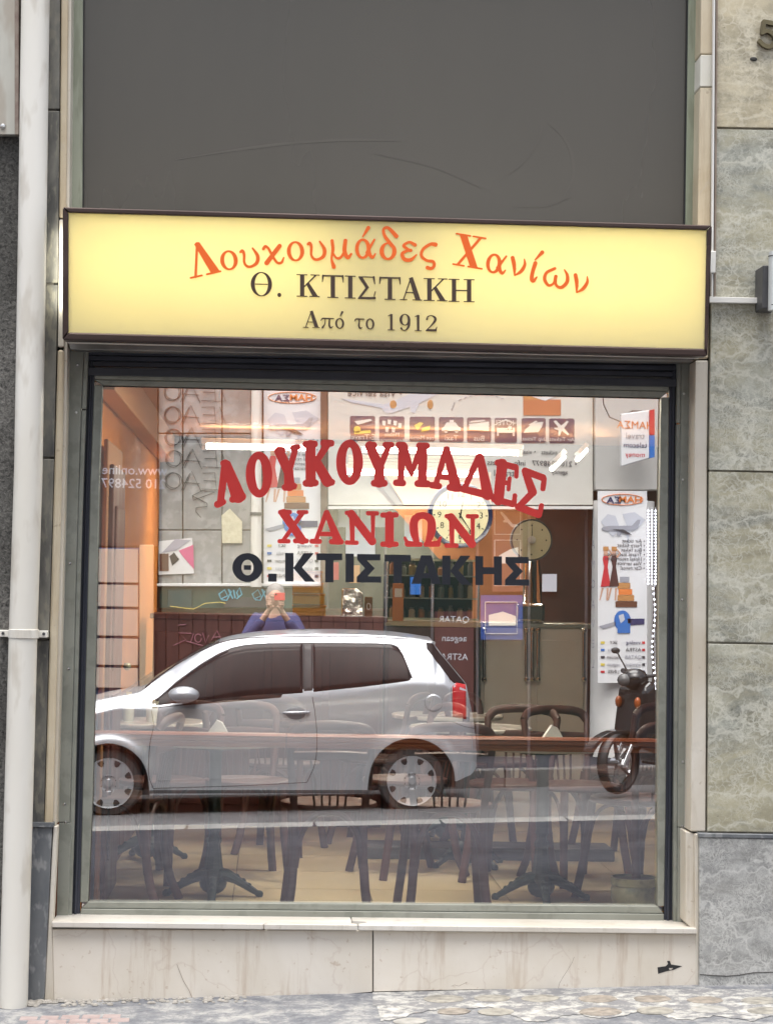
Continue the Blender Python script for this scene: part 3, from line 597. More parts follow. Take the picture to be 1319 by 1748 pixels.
word('lettering', 'brown capitals of the middle line', [bx(z4,ch,*b_,SE) for ch, b_ in [('Θ',(26,48,146,178)),('.',(176,163,198,187)),('Κ',(286,58,412,184)),('Τ',(428,62,548,190)),
    ('Ι',(555,66,617,194)),('Σ',(630,70,730,198)),('Τ',(750,73,868,201)),('Α',(868,76,988,204)),('Κ',(1001,80,1130,208)),('Η',(1141,84,1283,213))]], FY+.0055, mbrown, t)
word('lettering', 'small brown bottom line', [bx(z4,ch,*b_,SE) for ch, b_ in [('Α',(322,264,413,359)),('π',(421,303,492,362)),('ο',(501,306,552,364)),('τ',(610,306,664,365)),('ο',(673,308,722,368)),
    ('1',(795,280,835,373)),('9',(863,282,924,376)),('1',(946,285,986,378)),('2',(1008,288,1075,380))]] + [[('s', 0, [(420+530/3.2975, 450+294/3.2975), (420+541/3.2975, 450+272/3.2975)], [1.5, 3.8])]], FY+.0055, mbrown, t)

# lintel, shutter slot under the sign
t = thing('roller_shutter', at(640, 640, -.06), 'dark navy end of a rolled up shutter in the slot under the sign', 'shutter')
slab('bottom_rail', [(150, 627), (1156, 647), (1156, 660), (150, 640)], -.055, .02, M['navy'], t, .002)
for k in range(3):
    slab('slat', [(150, 596+k*10), (1158, 612+k*11), (1158, 621.5+k*11), (150, 605+k*10)], -.05+.004*k, .02, M['navy'], t, .003)
slab('bracket', [(116, 583), (1186, 608), (1183, 617), (120, 596)], -.16, .1, M['zinc'], t, .002, label='zinc flashing under the sign')

# guides and screws either side
t = thing('shutter_guide', at(120, 1567, -.07), 'green side guide with rust at its foot left of the window', 'guide', 'shutter guides beside the window')
slab('cover_plate', between(L2, lambda v: L3(v)-8, 597, 1404), -.075, .03, M['green'], t, .002)
slab('cover_plate', between(lambda v: L2(v)+4.5, lambda v: L3(v)-6, 1405, 1567), -.074, .03, M['green'], t, .002)
slab('rust_strip', between(lambda v: L2(v)+2, lambda v: L2(v)+6.5, 1404, 1566), -.0765, .02, M['rust'], t, 0, label='rusty inner edge')
slab('inner_plate', between(lambda v: L3(v)-7.5, L3, 597, 698), -.068, .03, M['green'], t, .002)
slab('inner_plate', between(lambda v: L3(v)-7.5, L3, 700, 1567), -.066, .03, M['green'], t, .002)
slab('channel', between(L3, L4, 597, 1567), -.03, .03, M['navy'], t, 0)
slab('seal', between(lambda v: L3(v)+4, lambda v: L3(v)+8, 597, 1567), -.045, .02, M['navy'], t, .003)
def screws(pts, Y, parent, mt):
    for u, v in pts:
        k = MB(); k.lathe([(.0052, 0), (.0048, -.0022), (.002, -.0032)], at(u, v, Y), 10, 'y'); k.build('screw', mt, parent, smooth=True)
screws([(132, 623), (130, 704), (119, 962), (117, 1142), (110, 1373), (112, 1404)], -.0755, t, M['steel'])
t = thing('shutter_guide', at(1170, 1570, -.07), 'clean green side guide right of the window', 'guide', 'shutter guides beside the window')
slab('cover_plate', between(lambda v: R3(v)+7, R2, 617, 1412), -.075, .03, M['green'], t, .002)
slab('cover_plate', between(lambda v: R3(v)+7, lambda v: R2(v)-1.5, 1413, 1577), -.073, .03, M['green'], t, .002)
slab('inner_plate', between(R3, lambda v: R3(v)+6.5, 617, 722), -.068, .03, M['green'], t, .002)
slab('inner_plate', between(R3, lambda v: R3(v)+6.5, 724, 1577), -.066, .03, M['green'], t, .002)
slab('channel', between(R4, R3, 617, 1575), -.03, .03, M['navy'], t, 0)
slab('seal', between(lambda v: R4(v)+5, lambda v: R4(v)+9.5, 617, 1575), -.045, .02, M['navy'], t, .003)
screws([(1167, 672), (1165, 819), (1164, 1024), (1165, 1301), (1164, 1411), (1168, 1412)], -.0755, t, M['steel'])

# ------------------------------------------------------------------ shop window
win = thing('shop_window', at(640, 1568, 0), 'large fixed shop window in a green aluminium frame with red and black Greek lettering', 'window')
slab('frame_top', [(161, 636), (1142, 656), (1141, 667), (161.5, 647)], -.042, .045, M['green'], win, .002)
slab('frame_top', [(161, 648), (1141.5, 668), (1128.5, 678), (175, 657)], -.034, .04, M['green'], win, .002)
slab('frame_bottom', [(150, 1540), (1122.5, 1547.5), (1132, 1560), (139, 1551)], -.034, .04, M['green'], win, .002)
slab('frame_bottom', [(138, 1552), (1133, 1561), (1133, 1574), (136, 1567)], -.042, .045, M['green'], win, .002)
slab('frame_side', between(L4, L5, 657, 1541), -.036, .04, M['green'], win, .003)
slab('frame_side', between(R5, R4, 678, 1548), -.036, .04, M['green'], win, .003)
slab('gasket', between(L5, lambda v: L5(v)+1.2, 657, 1541), -.012, .01, M['black'], win, 0)
slab('gasket', [(175, 657.5), (1128.5, 678.5), (1128.5, 680.5), (175, 659.5)], -.012, .01, M['black'], win, 0)
def glass():
    m, N, L, B = NM('window_glass'); N.remove(B); out = N['Material Output']
    tr = N.new('ShaderNodeBsdfTransparent'); tr.inputs[0].default_value = (.93, .96, .95, 1); g = N.new('ShaderNodeBsdfGlossy'); g.inputs['Roughness'].default_value = 0; g.inputs[0].default_value = (.96, .98, 1, 1)
    mx = N.new('ShaderNodeMixShader'); mx.inputs[0].default_value = GLASSR; L.new(tr.outputs[0], mx.inputs[1]); L.new(g.outputs[0], mx.inputs[2]); L.new(mx.outputs[0], out.inputs[0])
    m2, N, L, B = NM('window_glass_back'); N.remove(B); tr = N.new('ShaderNodeBsdfTransparent'); L.new(tr.outputs[0], N['Material Output'].inputs[0]); return m, m2
GLASSR = .5
ga, gb = glass()
pane = slab('glass_pane', [(152, 652), (1140, 672), (1133, 1556), (140, 1549)], 0, .006, [ga, gb], win, 0)
for f_ in pane.data.polygons:
    f_.material_index = 0 if f_.normal.y < -.9 else 1
mred = mat('red_vinyl', (.98, .055, .05), rough=.35); mblk = mat('blue_black_vinyl', (.016, .02, .032), rough=.4)
y5, y6, y7, y8 = ((350, 740), 4.397), ((640, 740), 4.397), ((390, 860), 4.885), ((640, 860), 4.885)
word('lettering', 'arched red first line on the glass', [put(CO[ch], BL, BR, U, *z) for z, ch, BL, BR, U in [
    (y5,'Λ',(74,566),(290,508),(-25,-352)), (y5,'Ο',(315,495),(514,466),(-20,-345)), (y5,'Υ',(545,440),(725,412),(-20,-335)), (y5,'Κ',(735,402),(965,392),(-2,-348)),
    (y5,'Ο',(983,387),(1185,387),(0,-342)), (y6,'Υ',(-72,400),(136,400),(0,-340)), (y6,'Μ',(138,396),(408,405),(0,-335)), (y6,'Α',(408,412),(640,440),(10,-330)),
    (y6,'Δ',(640,440),(878,500),(32,-318)), (y6,'Ε',(868,512),(1050,560),(34,-325)), (y6,'Σ',(1055,570),(1240,640),(48,-325))]], -.0024, mred, win, res=.4)
word('lettering', 'red second line on the glass', [put(CO[ch], BL, BR, U, *z) for z, ch, BL, BR, U in [
    (y7,'Χ',(405,332),(668,332),(0,-282)), (y7,'Α',(672,335),(956,340),(0,-285)), (y7,'Ν',(962,343),(1255,348),(2,-288)), (y8,'Ι',(38,360),(202,360),(0,-290)),
    (y8,'Ω',(232,360),(562,360),(0,-292)), (y8,'Ν',(572,368),(866,370),(2,-285))]], -.0024, mred, win, res=.4)
word('lettering', 'black third line on the glass', [bx(z,ch,*b_,HS,.008) for z, ch, b_ in [(y7,'Θ',(32,410,284,652)),(y7,'.',(331,583,401,650)),(y7,'Κ',(472,410,722,648)),(y7,'Τ',(733,413,948,654)),
    (y7,'Ι',(975,415,1045,655)),(y7,'Σ',(1068,419,1272,657)),(y8,'Τ',(80,424,298,660)),(y8,'Α',(303,430,550,668)),(y8,'Κ',(560,432,803,673)),(y8,'Η',(835,437,1057,678)),(y8,'Σ',(1083,443,1284,682))]], -.0024, mblk, win, res=.45)

# ------------------------------------------------------------------ sill and plinth
ST = at(640, 1580, -.235).z
t = thing('window_sill', Vector((at(640, 1590, -.2).x, -.1, ST-.03)), 'white marble window sill with a cracked chipped front edge', 'sill')
zs = .03
def sill(x0, x1, notch=None):
    a, b = at(x0, 1590, -.235).x, at(x1, 1590, -.235).x; m = MB(); dz = lambda x: 0
    P = [(a, -.235), (b, -.235), (b, .02), (a, .02)]
    if notch: P = notch
    m.prism([[Vector((x, y, ST-.021)) for x, y in P]], (0, 0, .021)); m.build('stone_slab', M['sill'], t, bevel=.003, seg=2)
xa, xb, xc = at(88, 1590, -.235).x, at(611, 1590, -.235).x, at(1189, 1596, -.235).x; xk = at(450, 1590, -.235).x
sill(0, 0, [(xa, -.235), (xk-.003, -.235), (xk+.012, -.19), (xk+.05, -.16), (xb-.02, -.13), (xb-.025, .02), (xa, .02)])
sill(0, 0, [(xk+.001, -.235), (xb-.002, -.235), (xb-.004, -.20), (xb-.024, -.185), (xb-.022, -.134), (xk+.053, -.165), (xk+.016, -.194)])
sill(0, 0, [(xb+.002, -.235), (xc, -.235), (xc, .02), (xb-.02, .02), (xb-.018, -.125), (xb+.03, -.14), (xb+.035, -.175), (xb+.002, -.2)])
m = MB(); m.box((xa+.01, -.192, ST-.045), (xc-.01, .02, ST-.0225)); m.build('bedding_mortar', M['stripg'], t)
t = thing('marble_plinth', at(640, 1700, -.2), 'two pale stained marble slabs under the window sill with a black mark at the right', 'plinth')
slab('stone_panel', [(89, 1586.5), (635.6, 1589), (635.6, 1694), (560, 1700), (400, 1708), (92, 1717)], SY-.006, .03, M['base'], t, .0025)
slab('stone_panel', [(637.6, 1589), (1187, 1595), (1189, 1688), (800, 1690), (637.6, 1693.5)], SY-.009, .03, M['base'], t, .0025)
slab('backing', [(86, 1590), (1192, 1600), (1192, 1720), (86, 1740)], SY+.012, .03, mk, t, 0)
gm = glyph_mesh([('p',0,[(1122,1652),(1136,1650),(1140,1646),(1138,1641),(1143,1641),(1145,1647),(1164,1650),(1150,1656),(1136,1659),(1123,1663)],None), ('p',1,[(1141,1653),(1149,1653),(1146,1656),(1142,1656)],None)], lambda u, v: at(u, v, SY-.0102), (0, .001, 0), .5)
gm.build('paint_mark', M['black'], t)
for pl in ([(770, 1684), (776, 1682), (783, 1684), (797, 1677)], [(952, 1689), (955, 1678), (961, 1668), (967, 1659), (976, 1644), (980, 1634)], [(329, 1706), (322, 1690), (313, 1675), (305, 1655), (302, 1647)]):
    m = MB(); m.tube([at(u, v, SY-.0088) for u, v in pl], .0007, 4); m.build('crack', mat('crack_brown', (.2, .13, .09)), t)

# ------------------------------------------------------------------ pavement
def pave():
    m, N, L, B = NM('painted_mosaic_pavement'); mp = coords(N, L)
    n = noise(N, L, mp, 9, 9, .75, .25); a = ramp(N, [(.38, (.12, .128, .15)), (.5, (.2, .205, .22)), (.56, (.3, .3, .3)), (.7, (.42, .415, .4))]); L.new(n, a.inputs[0])
    v = N.new('ShaderNodeTexVoronoi'); v.feature = 'DISTANCE_TO_EDGE'; v.inputs['Scale'].default_value = 26; L.new(mp.outputs[0], v.inputs['Vector'])
    r = ramp(N, [(0, .6), (.05, 1)]); L.new(v.outputs['Distance'], r.inputs[0]); o = mixc(N, L, a.outputs[0], r.outputs[0], .6, 'MULTIPLY')
    g = ramp(N, [(.55, 0), (.7, .6)]); L.new(noise(N, L, mp, 60, 5, .7), g.inputs[0]); o = mixc(N, L, o, (.2, .2, .21), g.outputs[0])
    L.new(o, B.inputs['Base Color']); B.inputs['Roughness'].default_value = .8; bump(N, L, B, n, .5, .01); return m
M['pave'] = pave()
M['pavefar'] = mat('worn_asphalt_pavement', (.028, .029, .036), (.047, .048, .058), 1.5, .95, 0, .3, 30, c=(.07, .07, .075), csc=9, cf=.4, spec=.1)
M['asphalt'] = mat('asphalt', (.045, .045, .05), (.085, .085, .088), 2.0, .75, 0, .6, 120, c=(.15, .15, .15), csc=130, cf=.5, bd=.006)
M['kerbd'] = mat('dark_kerb_stone', (.07, .07, .075), (.13, .125, .12), 5, .8, 0, .3, 40)
M['kerb'] = mat('kerb_stone', (.15, .15, .145), (.21, .205, .195), 5, .7, 0, .3, 40)
def strip(name, ys, mt, fz, x0=-22, x1=22, nx=44, label=None):
    m = MB(); xs = np.linspace(x0, x1, nx+1)
    vs = [(x, y, fz(x, y)) for y in ys for x in xs]; k = nx+1
    m.add(vs, [(j*k+i, j*k+i+1, (j+1)*k+i+1, (j+1)*k+i) for j in range(len(ys)-1) for i in range(nx)])
    o = m.build(name, mt); o['kind'] = 'structure'; return o
pv = strip('pavement', list(np.linspace(-.16, -1.2, 8)), M['pave'], lambda x, y: ground(x, y), x0=-6, x1=6, nx=120)
strip('pavement', [-1.2, -4, KY-.0], M['pavefar'], lambda x, y: ground(x, max(y, KY+1e-3)))
strip('ground', [.6, -.155], M['pavefar'], lambda x, y: ground(x, -.2)-.02)
strip('road', [KY, (KY+KY2)/2, KY2], M['asphalt'], lambda x, y: GZ+SL*x-.02*6.8-.16+.03*(1-((y-(KY+KY2)/2)/2.03)**2))
strip('pavement', [KY2, WY-.2], M['pavefar'], lambda x, y: GZ+SL*x-.02*6.8+.0)
def kerbs(y, name):
    for k in range(14):
        x0 = -6+k*.9; m = MB(); z = lambda x: GZ+SL*x-.02*6.8
        d = .3 if y == KY else -.14; a, b = sorted((y-.02*(1 if d > 0 else -1), y+d))
        m.add([(x0+.004, a, z(x0)-.2), (x0+.896, a, z(x0+.9)-.2), (x0+.896, b, z(x0+.9)-.2), (x0+.004, b, z(x0)-.2), (x0+.004, a, z(x0)+.006), (x0+.896, a, z(x0+.9)+.006), (x0+.896, b, z(x0+.9)+.006), (x0+.004, b, z(x0)+.006)],
              [(0,3,2,1),(4,5,6,7),(0,1,5,4),(1,2,6,5),(2,3,7,6),(3,0,4,7)])
        m.build('kerb_stone', M['kerb'] if y == KY else M['kerbd'], name, bevel=.012, seg=2)
for yy in (KY, KY2):
    ke = bpy.data.objects.new('kerb', None); COL.objects.link(ke); ke.location = (0, yy, GZ-.08); ke['kind'] = 'structure'; kerbs(yy, ke)
m = MB(); m.box((-150, -150, -2.4), (150, 150, -2.2)); o = m.build('ground', M['pavefar']); o['kind'] = 'structure'
# round stones set in white mortar, pink bricks
def gp(u, v, up=.0):
    p_ = at(u, v, -.2); d = p_ - CAM
    for _ in range(30):
        tt = (ground(p_.x, p_.y)+up-CAM.z)/d.z; p_ = CAM + d*tt
    return p_
def wpaint():
    m, N, L, B = NM('white_mortar'); mp = coords(N, L); a = ramp(N, [(.46, (.19, .19, .2)), (.53, (.36, .355, .34)), (.66, (.56, .55, .53))]); L.new(noise(N, L, mp, 14, 9, .75), a.inputs[0]); L.new(a.outputs[0], B.inputs['Base Color']); B.inputs['Roughness'].default_value = .8; bump(N, L, B, noise(N, L, mp, 40, 6, .7), .6, .008); return m
m = MB(); us_ = list(range(636, 1560, 7)); vs = []
for k, u in enumerate(us_):
    vb = 1737+5*math.sin(u*.05)+4*math.sin(u*.021+1)-(24 if u < 650 else 14*math.exp(-((u-800)/60)**2))+random.uniform(-2, 2)
    for f_ in (0, .25, .5, .75, 1): q = gp(u, 1690+(vb-1690)*f_); vs.append((q.x, min(q.y, -.19), ground(q.x, min(q.y, -.19))+.0022))
m.add(vs, [(i*5+k, (i+1)*5+k, (i+1)*5+k+1, i*5+k+1) for i in range(len(us_)-1) for k in range(4)]); m.build('mortar_band', wpaint(), pv)
ms = [mat('round_stone_%d' % i, a_, b_, 30, .6, 0, .4, 90) for i, (a_, b_) in enumerate([((.2, .19, .17), (.36, .34, .3)), ((.26, .255, .24), (.4, .39, .37)), ((.17, .15, .13), (.33, .29, .25))])]
for u, v, r_ in [(757,1707,.078),(840,1706,.068),(922,1706,.07),(1020,1707,.072),(1113,1707,.068),(1203,1709,.066),(1297,1710,.07),(774,1728,.06),(845,1729,.066),(1025,1729,.078),(1118,1727,.07),(1210,1725,.07),(1305,1727,.066),(1385,1712,.07),(700,1745,.06),(1390,1730,.07)]:
    q = gp(u, v); mb = MB(); n = 18; ring = []
    for k in range(n):
        a_ = 2*math.pi*k/n; rr = r_*(1+random.uniform(-.06, .06)); ring.append((q.x+rr*math.cos(a_), q.y+rr*.9*math.sin(a_)))
    vs = [(x, y, ground(x, y)-.02) for x, y in ring]+[(x, y, ground(x, y)+.0035) for x, y in ring]+[(q.x+(x-q.x)*.8, q.y+(y-q.y)*.8, ground(x, y)+.006) for x, y in ring]
    fs = [(i, (i+1) % n, n+(i+1) % n, n+i) for i in range(n)]+[(n+i, n+(i+1) % n, 2*n+(i+1) % n, 2*n+i) for i in range(n)]+[tuple(range(2*n, 3*n))]
    mb.add(vs, fs).build('round_stone', random.choice(ms), pv, smooth=30)
mp_ = mat('pink_brick', (.3, .23, .22), (.38, .31, .3), 20, .8, 0, .3, 60)
q0 = gp(60, 1742)
for i in range(5):
    for j in range(3):
        x = q0.x-.06+i*.075+(j % 2)*.035; y = q0.y+.03-j*.07
        if x > q0.x+.55-.12*j*0 and j < 1: continue
        z = ground(x, y); mb = MB(); mb.box((x, y-.03, z-.02), (x+.068, y+.03, z+.003+random.random()*.002)); mb.build('brick', mp_, pv, bevel=.004)
# mortar rubble at the foot of the wall
mr = mat('mortar_rubble', (.3, .28, .25), (.46, .43, .39), 25, .95, 0, .7, 70)
m = MB(); 
for i in range(150):
    u = random.uniform(48, 420); q = gp(u, 1700); x = q.x; y = -.225-random.random()**2*.09; r_ = random.uniform(.004, .014)*(1.6 if u < 110 else 1); m.ball((x, y, ground(x, y)+r_*.2), (r_, r_*.9, r_*.6), 6, 4)
o = m.build('rubble', mr, None, smooth=True); o['kind'] = 'stuff'; tag(o, 'crumbled mortar and grit along the foot of the plinth at the left', 'rubble')
# ================================================================== INSIDE THE SHOP
ZF = 1.61-1.335; XL, XR, YB = -.76, 2.7, 5.35
ZC = at(640, 752, YB).z
M['orange'] = mat('orange_wall', (.62, .2, .035), (.7, .26, .05), 2, .7, 0, .03, 60)
M['peach'] = mat('peach_ceiling', (.8, .4, .17), (.84, .45, .2), 2, .7)
M['maroon'] = mat('maroon_wood', (.06, .016, .013), (.11, .03, .024), 6, .4, stretch=(1, 1, .2))
M['tile'] = mat('sand_floor_tile', (.48, .39, .23), (.55, .45, .28), 2, .5, spec=.2)
M['wood'] = mat('dark_bentwood', (.06, .025, .021), (.11, .045, .037), 14, .5, 0, 0, None, (1, 1, .25))
M['rail'] = mat('reddish_rail_wood', (.3, .075, .03), (.42, .13, .055), 5, .35, 0, 0, None, (.25, 3, 14), coat=.3)
M['iron'] = mat('cast_iron_green', (.02, .035, .033), (.05, .07, .065), 14, .5, .5, .2, 60)
M['tmarble'] = mat('table_marble', (.68, .66, .6), (.78, .76, .72), 6, .2)
M['brass'] = mat('aged_brass', (.26, .28, .18), (.46, .46, .3), 7, .35, .3, .1, 40, c=(.08, .12, .09), csc=12, cf=.5)
M['chrome'] = mat('chrome', (.75, .75, .75), rough=.12, metal=1)
M['tube'] = emis('lit_tube', (1, .95, .82), 9)
M['glassy'] = mat('dark_glass', (.012, .02, .018), rough=.08)
def iroom(name, pts, mt, thick, nrm):
    m = MB(); m.prism([pts], Vector(nrm)*thick); o = m.build(name, mt); o['kind'] = 'structure'; return o
V = Vector
iroom('left_wall', [V((XL, .31, ZF-.1)), V((XL, YB+.1, ZF-.1)), V((XL, YB+.1, ZC+.1)), V((XL, .31, ZC+.1))], M['orange'], .08, (-1, 0, 0))
iroom('right_wall', [V((XR, .31, ZF-.1)), V((XR, YB+.1, ZF-.1)), V((XR, YB+.1, ZC+.1)), V((XR, .31, ZC+.1))], mat('dark_right_wall', (.03, .02, .018)), .08, (1, 0, 0))
iroom('back_wall', [V((XL, YB, ZF-.1)), V((XR, YB, ZF-.1)), V((XR, YB, ZC+.1)), V((XL, YB, ZC+.1))], mat('dark_brown_back_wall', (.07, .035, .022), (.1, .05, .03), 2, .7), .08, (0, 1, 0))
iroom('ceiling', [V((XL-.1, .0, ZC)), V((XR+.1, .0, ZC)), V((XR+.1, YB+.1, ZC)), V((XL-.1, YB+.1, ZC))], M['peach'], .1, (0, 0, 1))
fl = iroom('floor', [V((XL-.1, -.0, ZF-.01)), V((XR+.1, -.0, ZF-.01)), V((XR+.1, YB+.1, ZF-.01)), V((XL-.1, YB+.1, ZF-.01))], mat('grout', (.2, .16, .1)), .2, (0, 0, -1))
# floor tiles laid on the diagonal of the photo's joints
tm = MB(); tw, tl = .6, .6; tmesh = None
for i in range(-1, 8):
    for j in range(0, 10):
        x0 = XL+.0+i*tw; y0 = .02+j*tl
        if x0 > XR-.05 or y0 > YB-.05: continue
        if tmesh is None:
            m = MB(); m.box((0, 0, -.009), (tw-.005, tl-.005, 0)); o = m.build('tile', M['tile'], fl); tmesh = o.data
            for v_ in tmesh.vertices: v_.co += wloc(fl)
        else: o = bpy.data.objects.new('tile', tmesh); COL.objects.link(o); o.parent = fl
        o.location = (x0, y0, ZF+random.uniform(-.0004, .0004))
# window apron inside, so that no daylight slips past the frame
m = MB(); m.box((XL-.1, .03, GZ-.4), (XR+.1, .3, ZF-.012)); m.box((1.64, .03, ZF-.012), (XR+.1, .31, ZC+.2)); m.box((XL-.1, .03, ZF-.012), (XL-.0, .31, ZC+.2)); m.box((XL-.1, .03, at(640, 648, .03).z), (XR+.1, .3, 4.3))
o = m.build('inner_wall', M['darkgrey']); o['kind'] = 'structure'
t = thing('wainscot', (XL+.02, 2.8, ZF), 'dark maroon boarding on the lower part of the left wall', 'boarding')
for k in range(16):
    m = MB(); y0 = .33+k*.31; m.box((XL+.001, y0, ZF), (XL+.018, y0+.304, ZF+.78)); m.build('board', M['maroon'], t, bevel=.003)
m = MB(); m.box((XL+.001, .33, ZF+.781), (XL+.03, YB-.01, ZF+.81)); m.build('cap_rail', M['maroon'], t, bevel=.003)
# beam and door on the left wall
t = thing('ceiling_beam', (XL+.03, 2.5, ZC-.16), 'pale orange beam running back along the top of the left wall', 'beam')
m = MB(); m.box((XL+.001, .32, ZC-.17), (XL+.09, YB-.01, ZC-.0)); m.build('beam', M['peach'], t, bevel=.004)
t = thing('wooden_door', (XL+.03, .95, ZF), 'dark wooden door in an orange casing at the front of the left wall', 'door')
m = MB(); m.box((XL+.031, .55, ZF), (XL+.05, 1.38, 2.22)); m.build('casing', mat('casing_dim', (.34, .15, .055), rough=.6), t, bevel=.004)
m = MB(); m.box((XL+.051, .63, ZF), (XL+.07, 1.3, 2.12)); m.build('door_leaf', M['maroon'], t, bevel=.004)
for z0 in (.45, 1.25):
    m = MB(); m.box((XL+.071, .72, z0), (XL+.08, 1.21, z0+.7)); m.build('door_panel', M['maroon'], t, bevel=.005)
m = MB(); m.ball((XL+.1, 1.25, 1.25), .018, 12, 8); m.build('handle', M['brass'], t, smooth=True)

# dark mural pieces on the back wall
t = thing('wall_mural', at(620, 1000, YB-.02), 'dark and peach diagonal panels covering the back wall above the counter', 'wall panels')
mdk = mat('dark_panel', (.03, .028, .025), (.05, .045, .04), 4, .4); mgr = mat('green_grey_panel', (.12, .13, .115), (.17, .18, .155), 5, .4); mbr = mat('red_brown_panel', (.07, .022, .013), (.1, .032, .018), 4, .5); mpe = mat('peach_panel', (.72, .42, .2), (.76, .46, .24), 4, .5)
for pts, mm_ in (([(276, 756), (600, 758), (640, 830), (776, 985), (776, 1300), (276, 1300)], mgr), ([(638, 815), (645, 812), (790, 980), (790, 1010)], mdk), ([(650, 800), (838, 806), (838, 862), (690, 862)], mpe), ([(915, 862), (1010, 864), (1010, 1300), (940, 1300)], mbr), ([(655, 864), (913, 864), (938, 1300), (778, 1300), (778, 982)], mat('dim_orange_panel', (.4, .16, .06), (.46, .19, .075), 3, .6)), ([(916, 872), (930, 872), (1012, 985), (1012, 1010)], mdk)):
    slab('panel', pts, YB-.02-.004*len(pts)-.001*random.random(), .012, mm_, t, .002)

# light fixtures
def fixture(u0, u1, v, Y, label, grp='ceiling tube lights'):
    a, b = at(u0, v, Y), at(u1, v, Y); z = a.z; t = thing('ceiling_light', ((a.x+b.x)/2, Y, z), label, 'light', grp)
    m = MB(); m.tube([(a.x, Y, z), (b.x, Y, z)], .014, 12); m.build('tube', M['tube'], t, smooth=True)
    m = MB(); m.box((a.x-.03, Y-.04, z+.02), (b.x+.03, Y+.04, z+.05)); m.build('housing', M['white'], t, bevel=.004)
    for x in (a.x-.012, b.x+.012): m = MB(); m.box((x-.012, Y-.018, z-.018), (x+.012, Y+.018, z+.02)); m.build('holder', M['white'], t)
    la = bpy.data.lights.new('tube_light', 'AREA'); la.shape = 'RECTANGLE'; la.size = b.x-a.x; la.size_y = .08; la.energy = ILAMP; la.color = (1, .9, .74)
    lu = la.copy(); lu.energy = ILAMP*.07; l2 = bpy.data.objects.new('tube_glow', lu); COL.objects.link(l2); l2.parent = t; l2.location = (0, -.06, .055); l2.rotation_euler = (R_(180), 0, 0)
    lo = bpy.data.objects.new('tube_light', la); COL.objects.link(lo); lo.parent = t; lo.location = (0, 0, -.03); return t
fixture(352, 530, 762, 4.5, 'short lit tube before the grey part of the back wall')
fixture(618, 884, 768, 4.3, 'longest lit tube, high behind the first red word')
fixture(592, 815, 806, 4.9, 'lower lit tube right above the wall clock')
for yy in (.6, 1.1):  # two extra tubes hidden above the view, added to brighten the room
    t_ = thing('ceiling_light', (.6, yy, ZC-.02), 'added unseen ceiling tube nearest the glass' if yy < 1 else 'second added unseen ceiling tube from the glass', 'light', 'ceiling tube lights')
    m = MB(); m.box((-.1, yy-.05, ZC-.03), (1.3, yy+.05, ZC-.001)); m.build('housing', M['white'], t_)
    m = MB(); m.tube([(-.05, yy, ZC-.045), (1.25, yy, ZC-.045)], .013, 10); m.build('tube', M['tube'], t_, smooth=True)
    la = bpy.data.lights.new('tube_light', 'AREA'); la.shape = 'RECTANGLE'; la.size = 1.3; la.size_y = .08; la.energy = ILAMP*1.7; la.color = (1, .9, .74)
    lo = bpy.data.objects.new('tube_light', la); COL.objects.link(lo); lo.parent = t_; lo.location = (0, 0, -.06)
t = thing('light_hood', at(700, 788, 4.75), 'cream ribbed light hood between the two lit tubes over the counter', 'light')
for k in range(4): slab('slat', [(594, 776+k*6), (816, 779+k*6), (816, 784+k*6), (594, 781+k*6)], 4.75+.02*k, .02, mat('cream_hood', (.7, .66, .5)), t, .003)
for i, (a, b) in enumerate((((962, 780, 4.3), (942, 800, 3.6)), ((1000, 768, 4.6), (985, 784, 4.0)))):
    t = thing('small_light', at(*a), 'short slanting lit tube at the right above the scale' if i == 0 else 'second short lit tube at the far right near the ceiling', 'light')
    m = MB(); m.tube([at(*a), at(*b)], .014, 10); m.build('tube', M['tube'], t, smooth=True)
    m = MB(); m.tube([at(*a)+V((0, 0, .03)), at(*b)+V((0, 0, .03))], .02, 4); m.build('housing', M['white'], t)

# wall clock
CKY = 4.9; cc = at(785, 880, CKY); pm = (8.4+CKY)/FPX
t = thing('wall_clock', cc, 'large round wall clock with dark blue rim and black numerals', 'clock')
m = MB(); m.lathe([(48*pm, -.02), (55*pm, -.035), (56*pm, -.02), (56*pm, .04)], cc, 48, 'y'); m.build('rim', mat('blue_black_rim', (.012, .02, .07), rough=.25), t, smooth=True)
m = MB(); m.lathe([(48*pm, -.022), (48*pm, 0)], cc, 48, 'y'); m.build('clock_face', mat('clock_face', (.72, .7, .5)), t)
for k in range(1, 13):
    a_ = k*math.pi/6; txt(str(k), 15*pm, (cc.x+36*pm*math.sin(a_), cc.y-.026, cc.z+36*pm*math.cos(a_)), M['black'], t, 'numeral', -1)
for k in range(60):
    if k % 5 == 0:
        a_ = k*math.pi/30; m = MB(); m.tube([(cc.x+q*pm*math.sin(a_), cc.y-.025, cc.z+q*pm*math.cos(a_)) for q in (43, 46.5)], .9*pm, 4); m.build('minute_mark', M['black'], t)
for L_, a_, ww in ((24, .17, 1.8), (38, 2.55, 1.2)):
    m = MB(); m.tube([(cc.x-5*pm*math.sin(a_), cc.y-.029, cc.z-5*pm*math.cos(a_)), (cc.x+L_*pm*math.sin(a_), cc.y-.029, cc.z+L_*pm*math.cos(a_))], [ww*pm, .6*pm], 6); m.build('hand', M['black'], t)
m = MB(); m.box((cc.x-.02, cc.y+.035, cc.z-.02), (cc.x+.02, YB-.0, cc.z+.02)); m.build('hanger', M['black'], t)

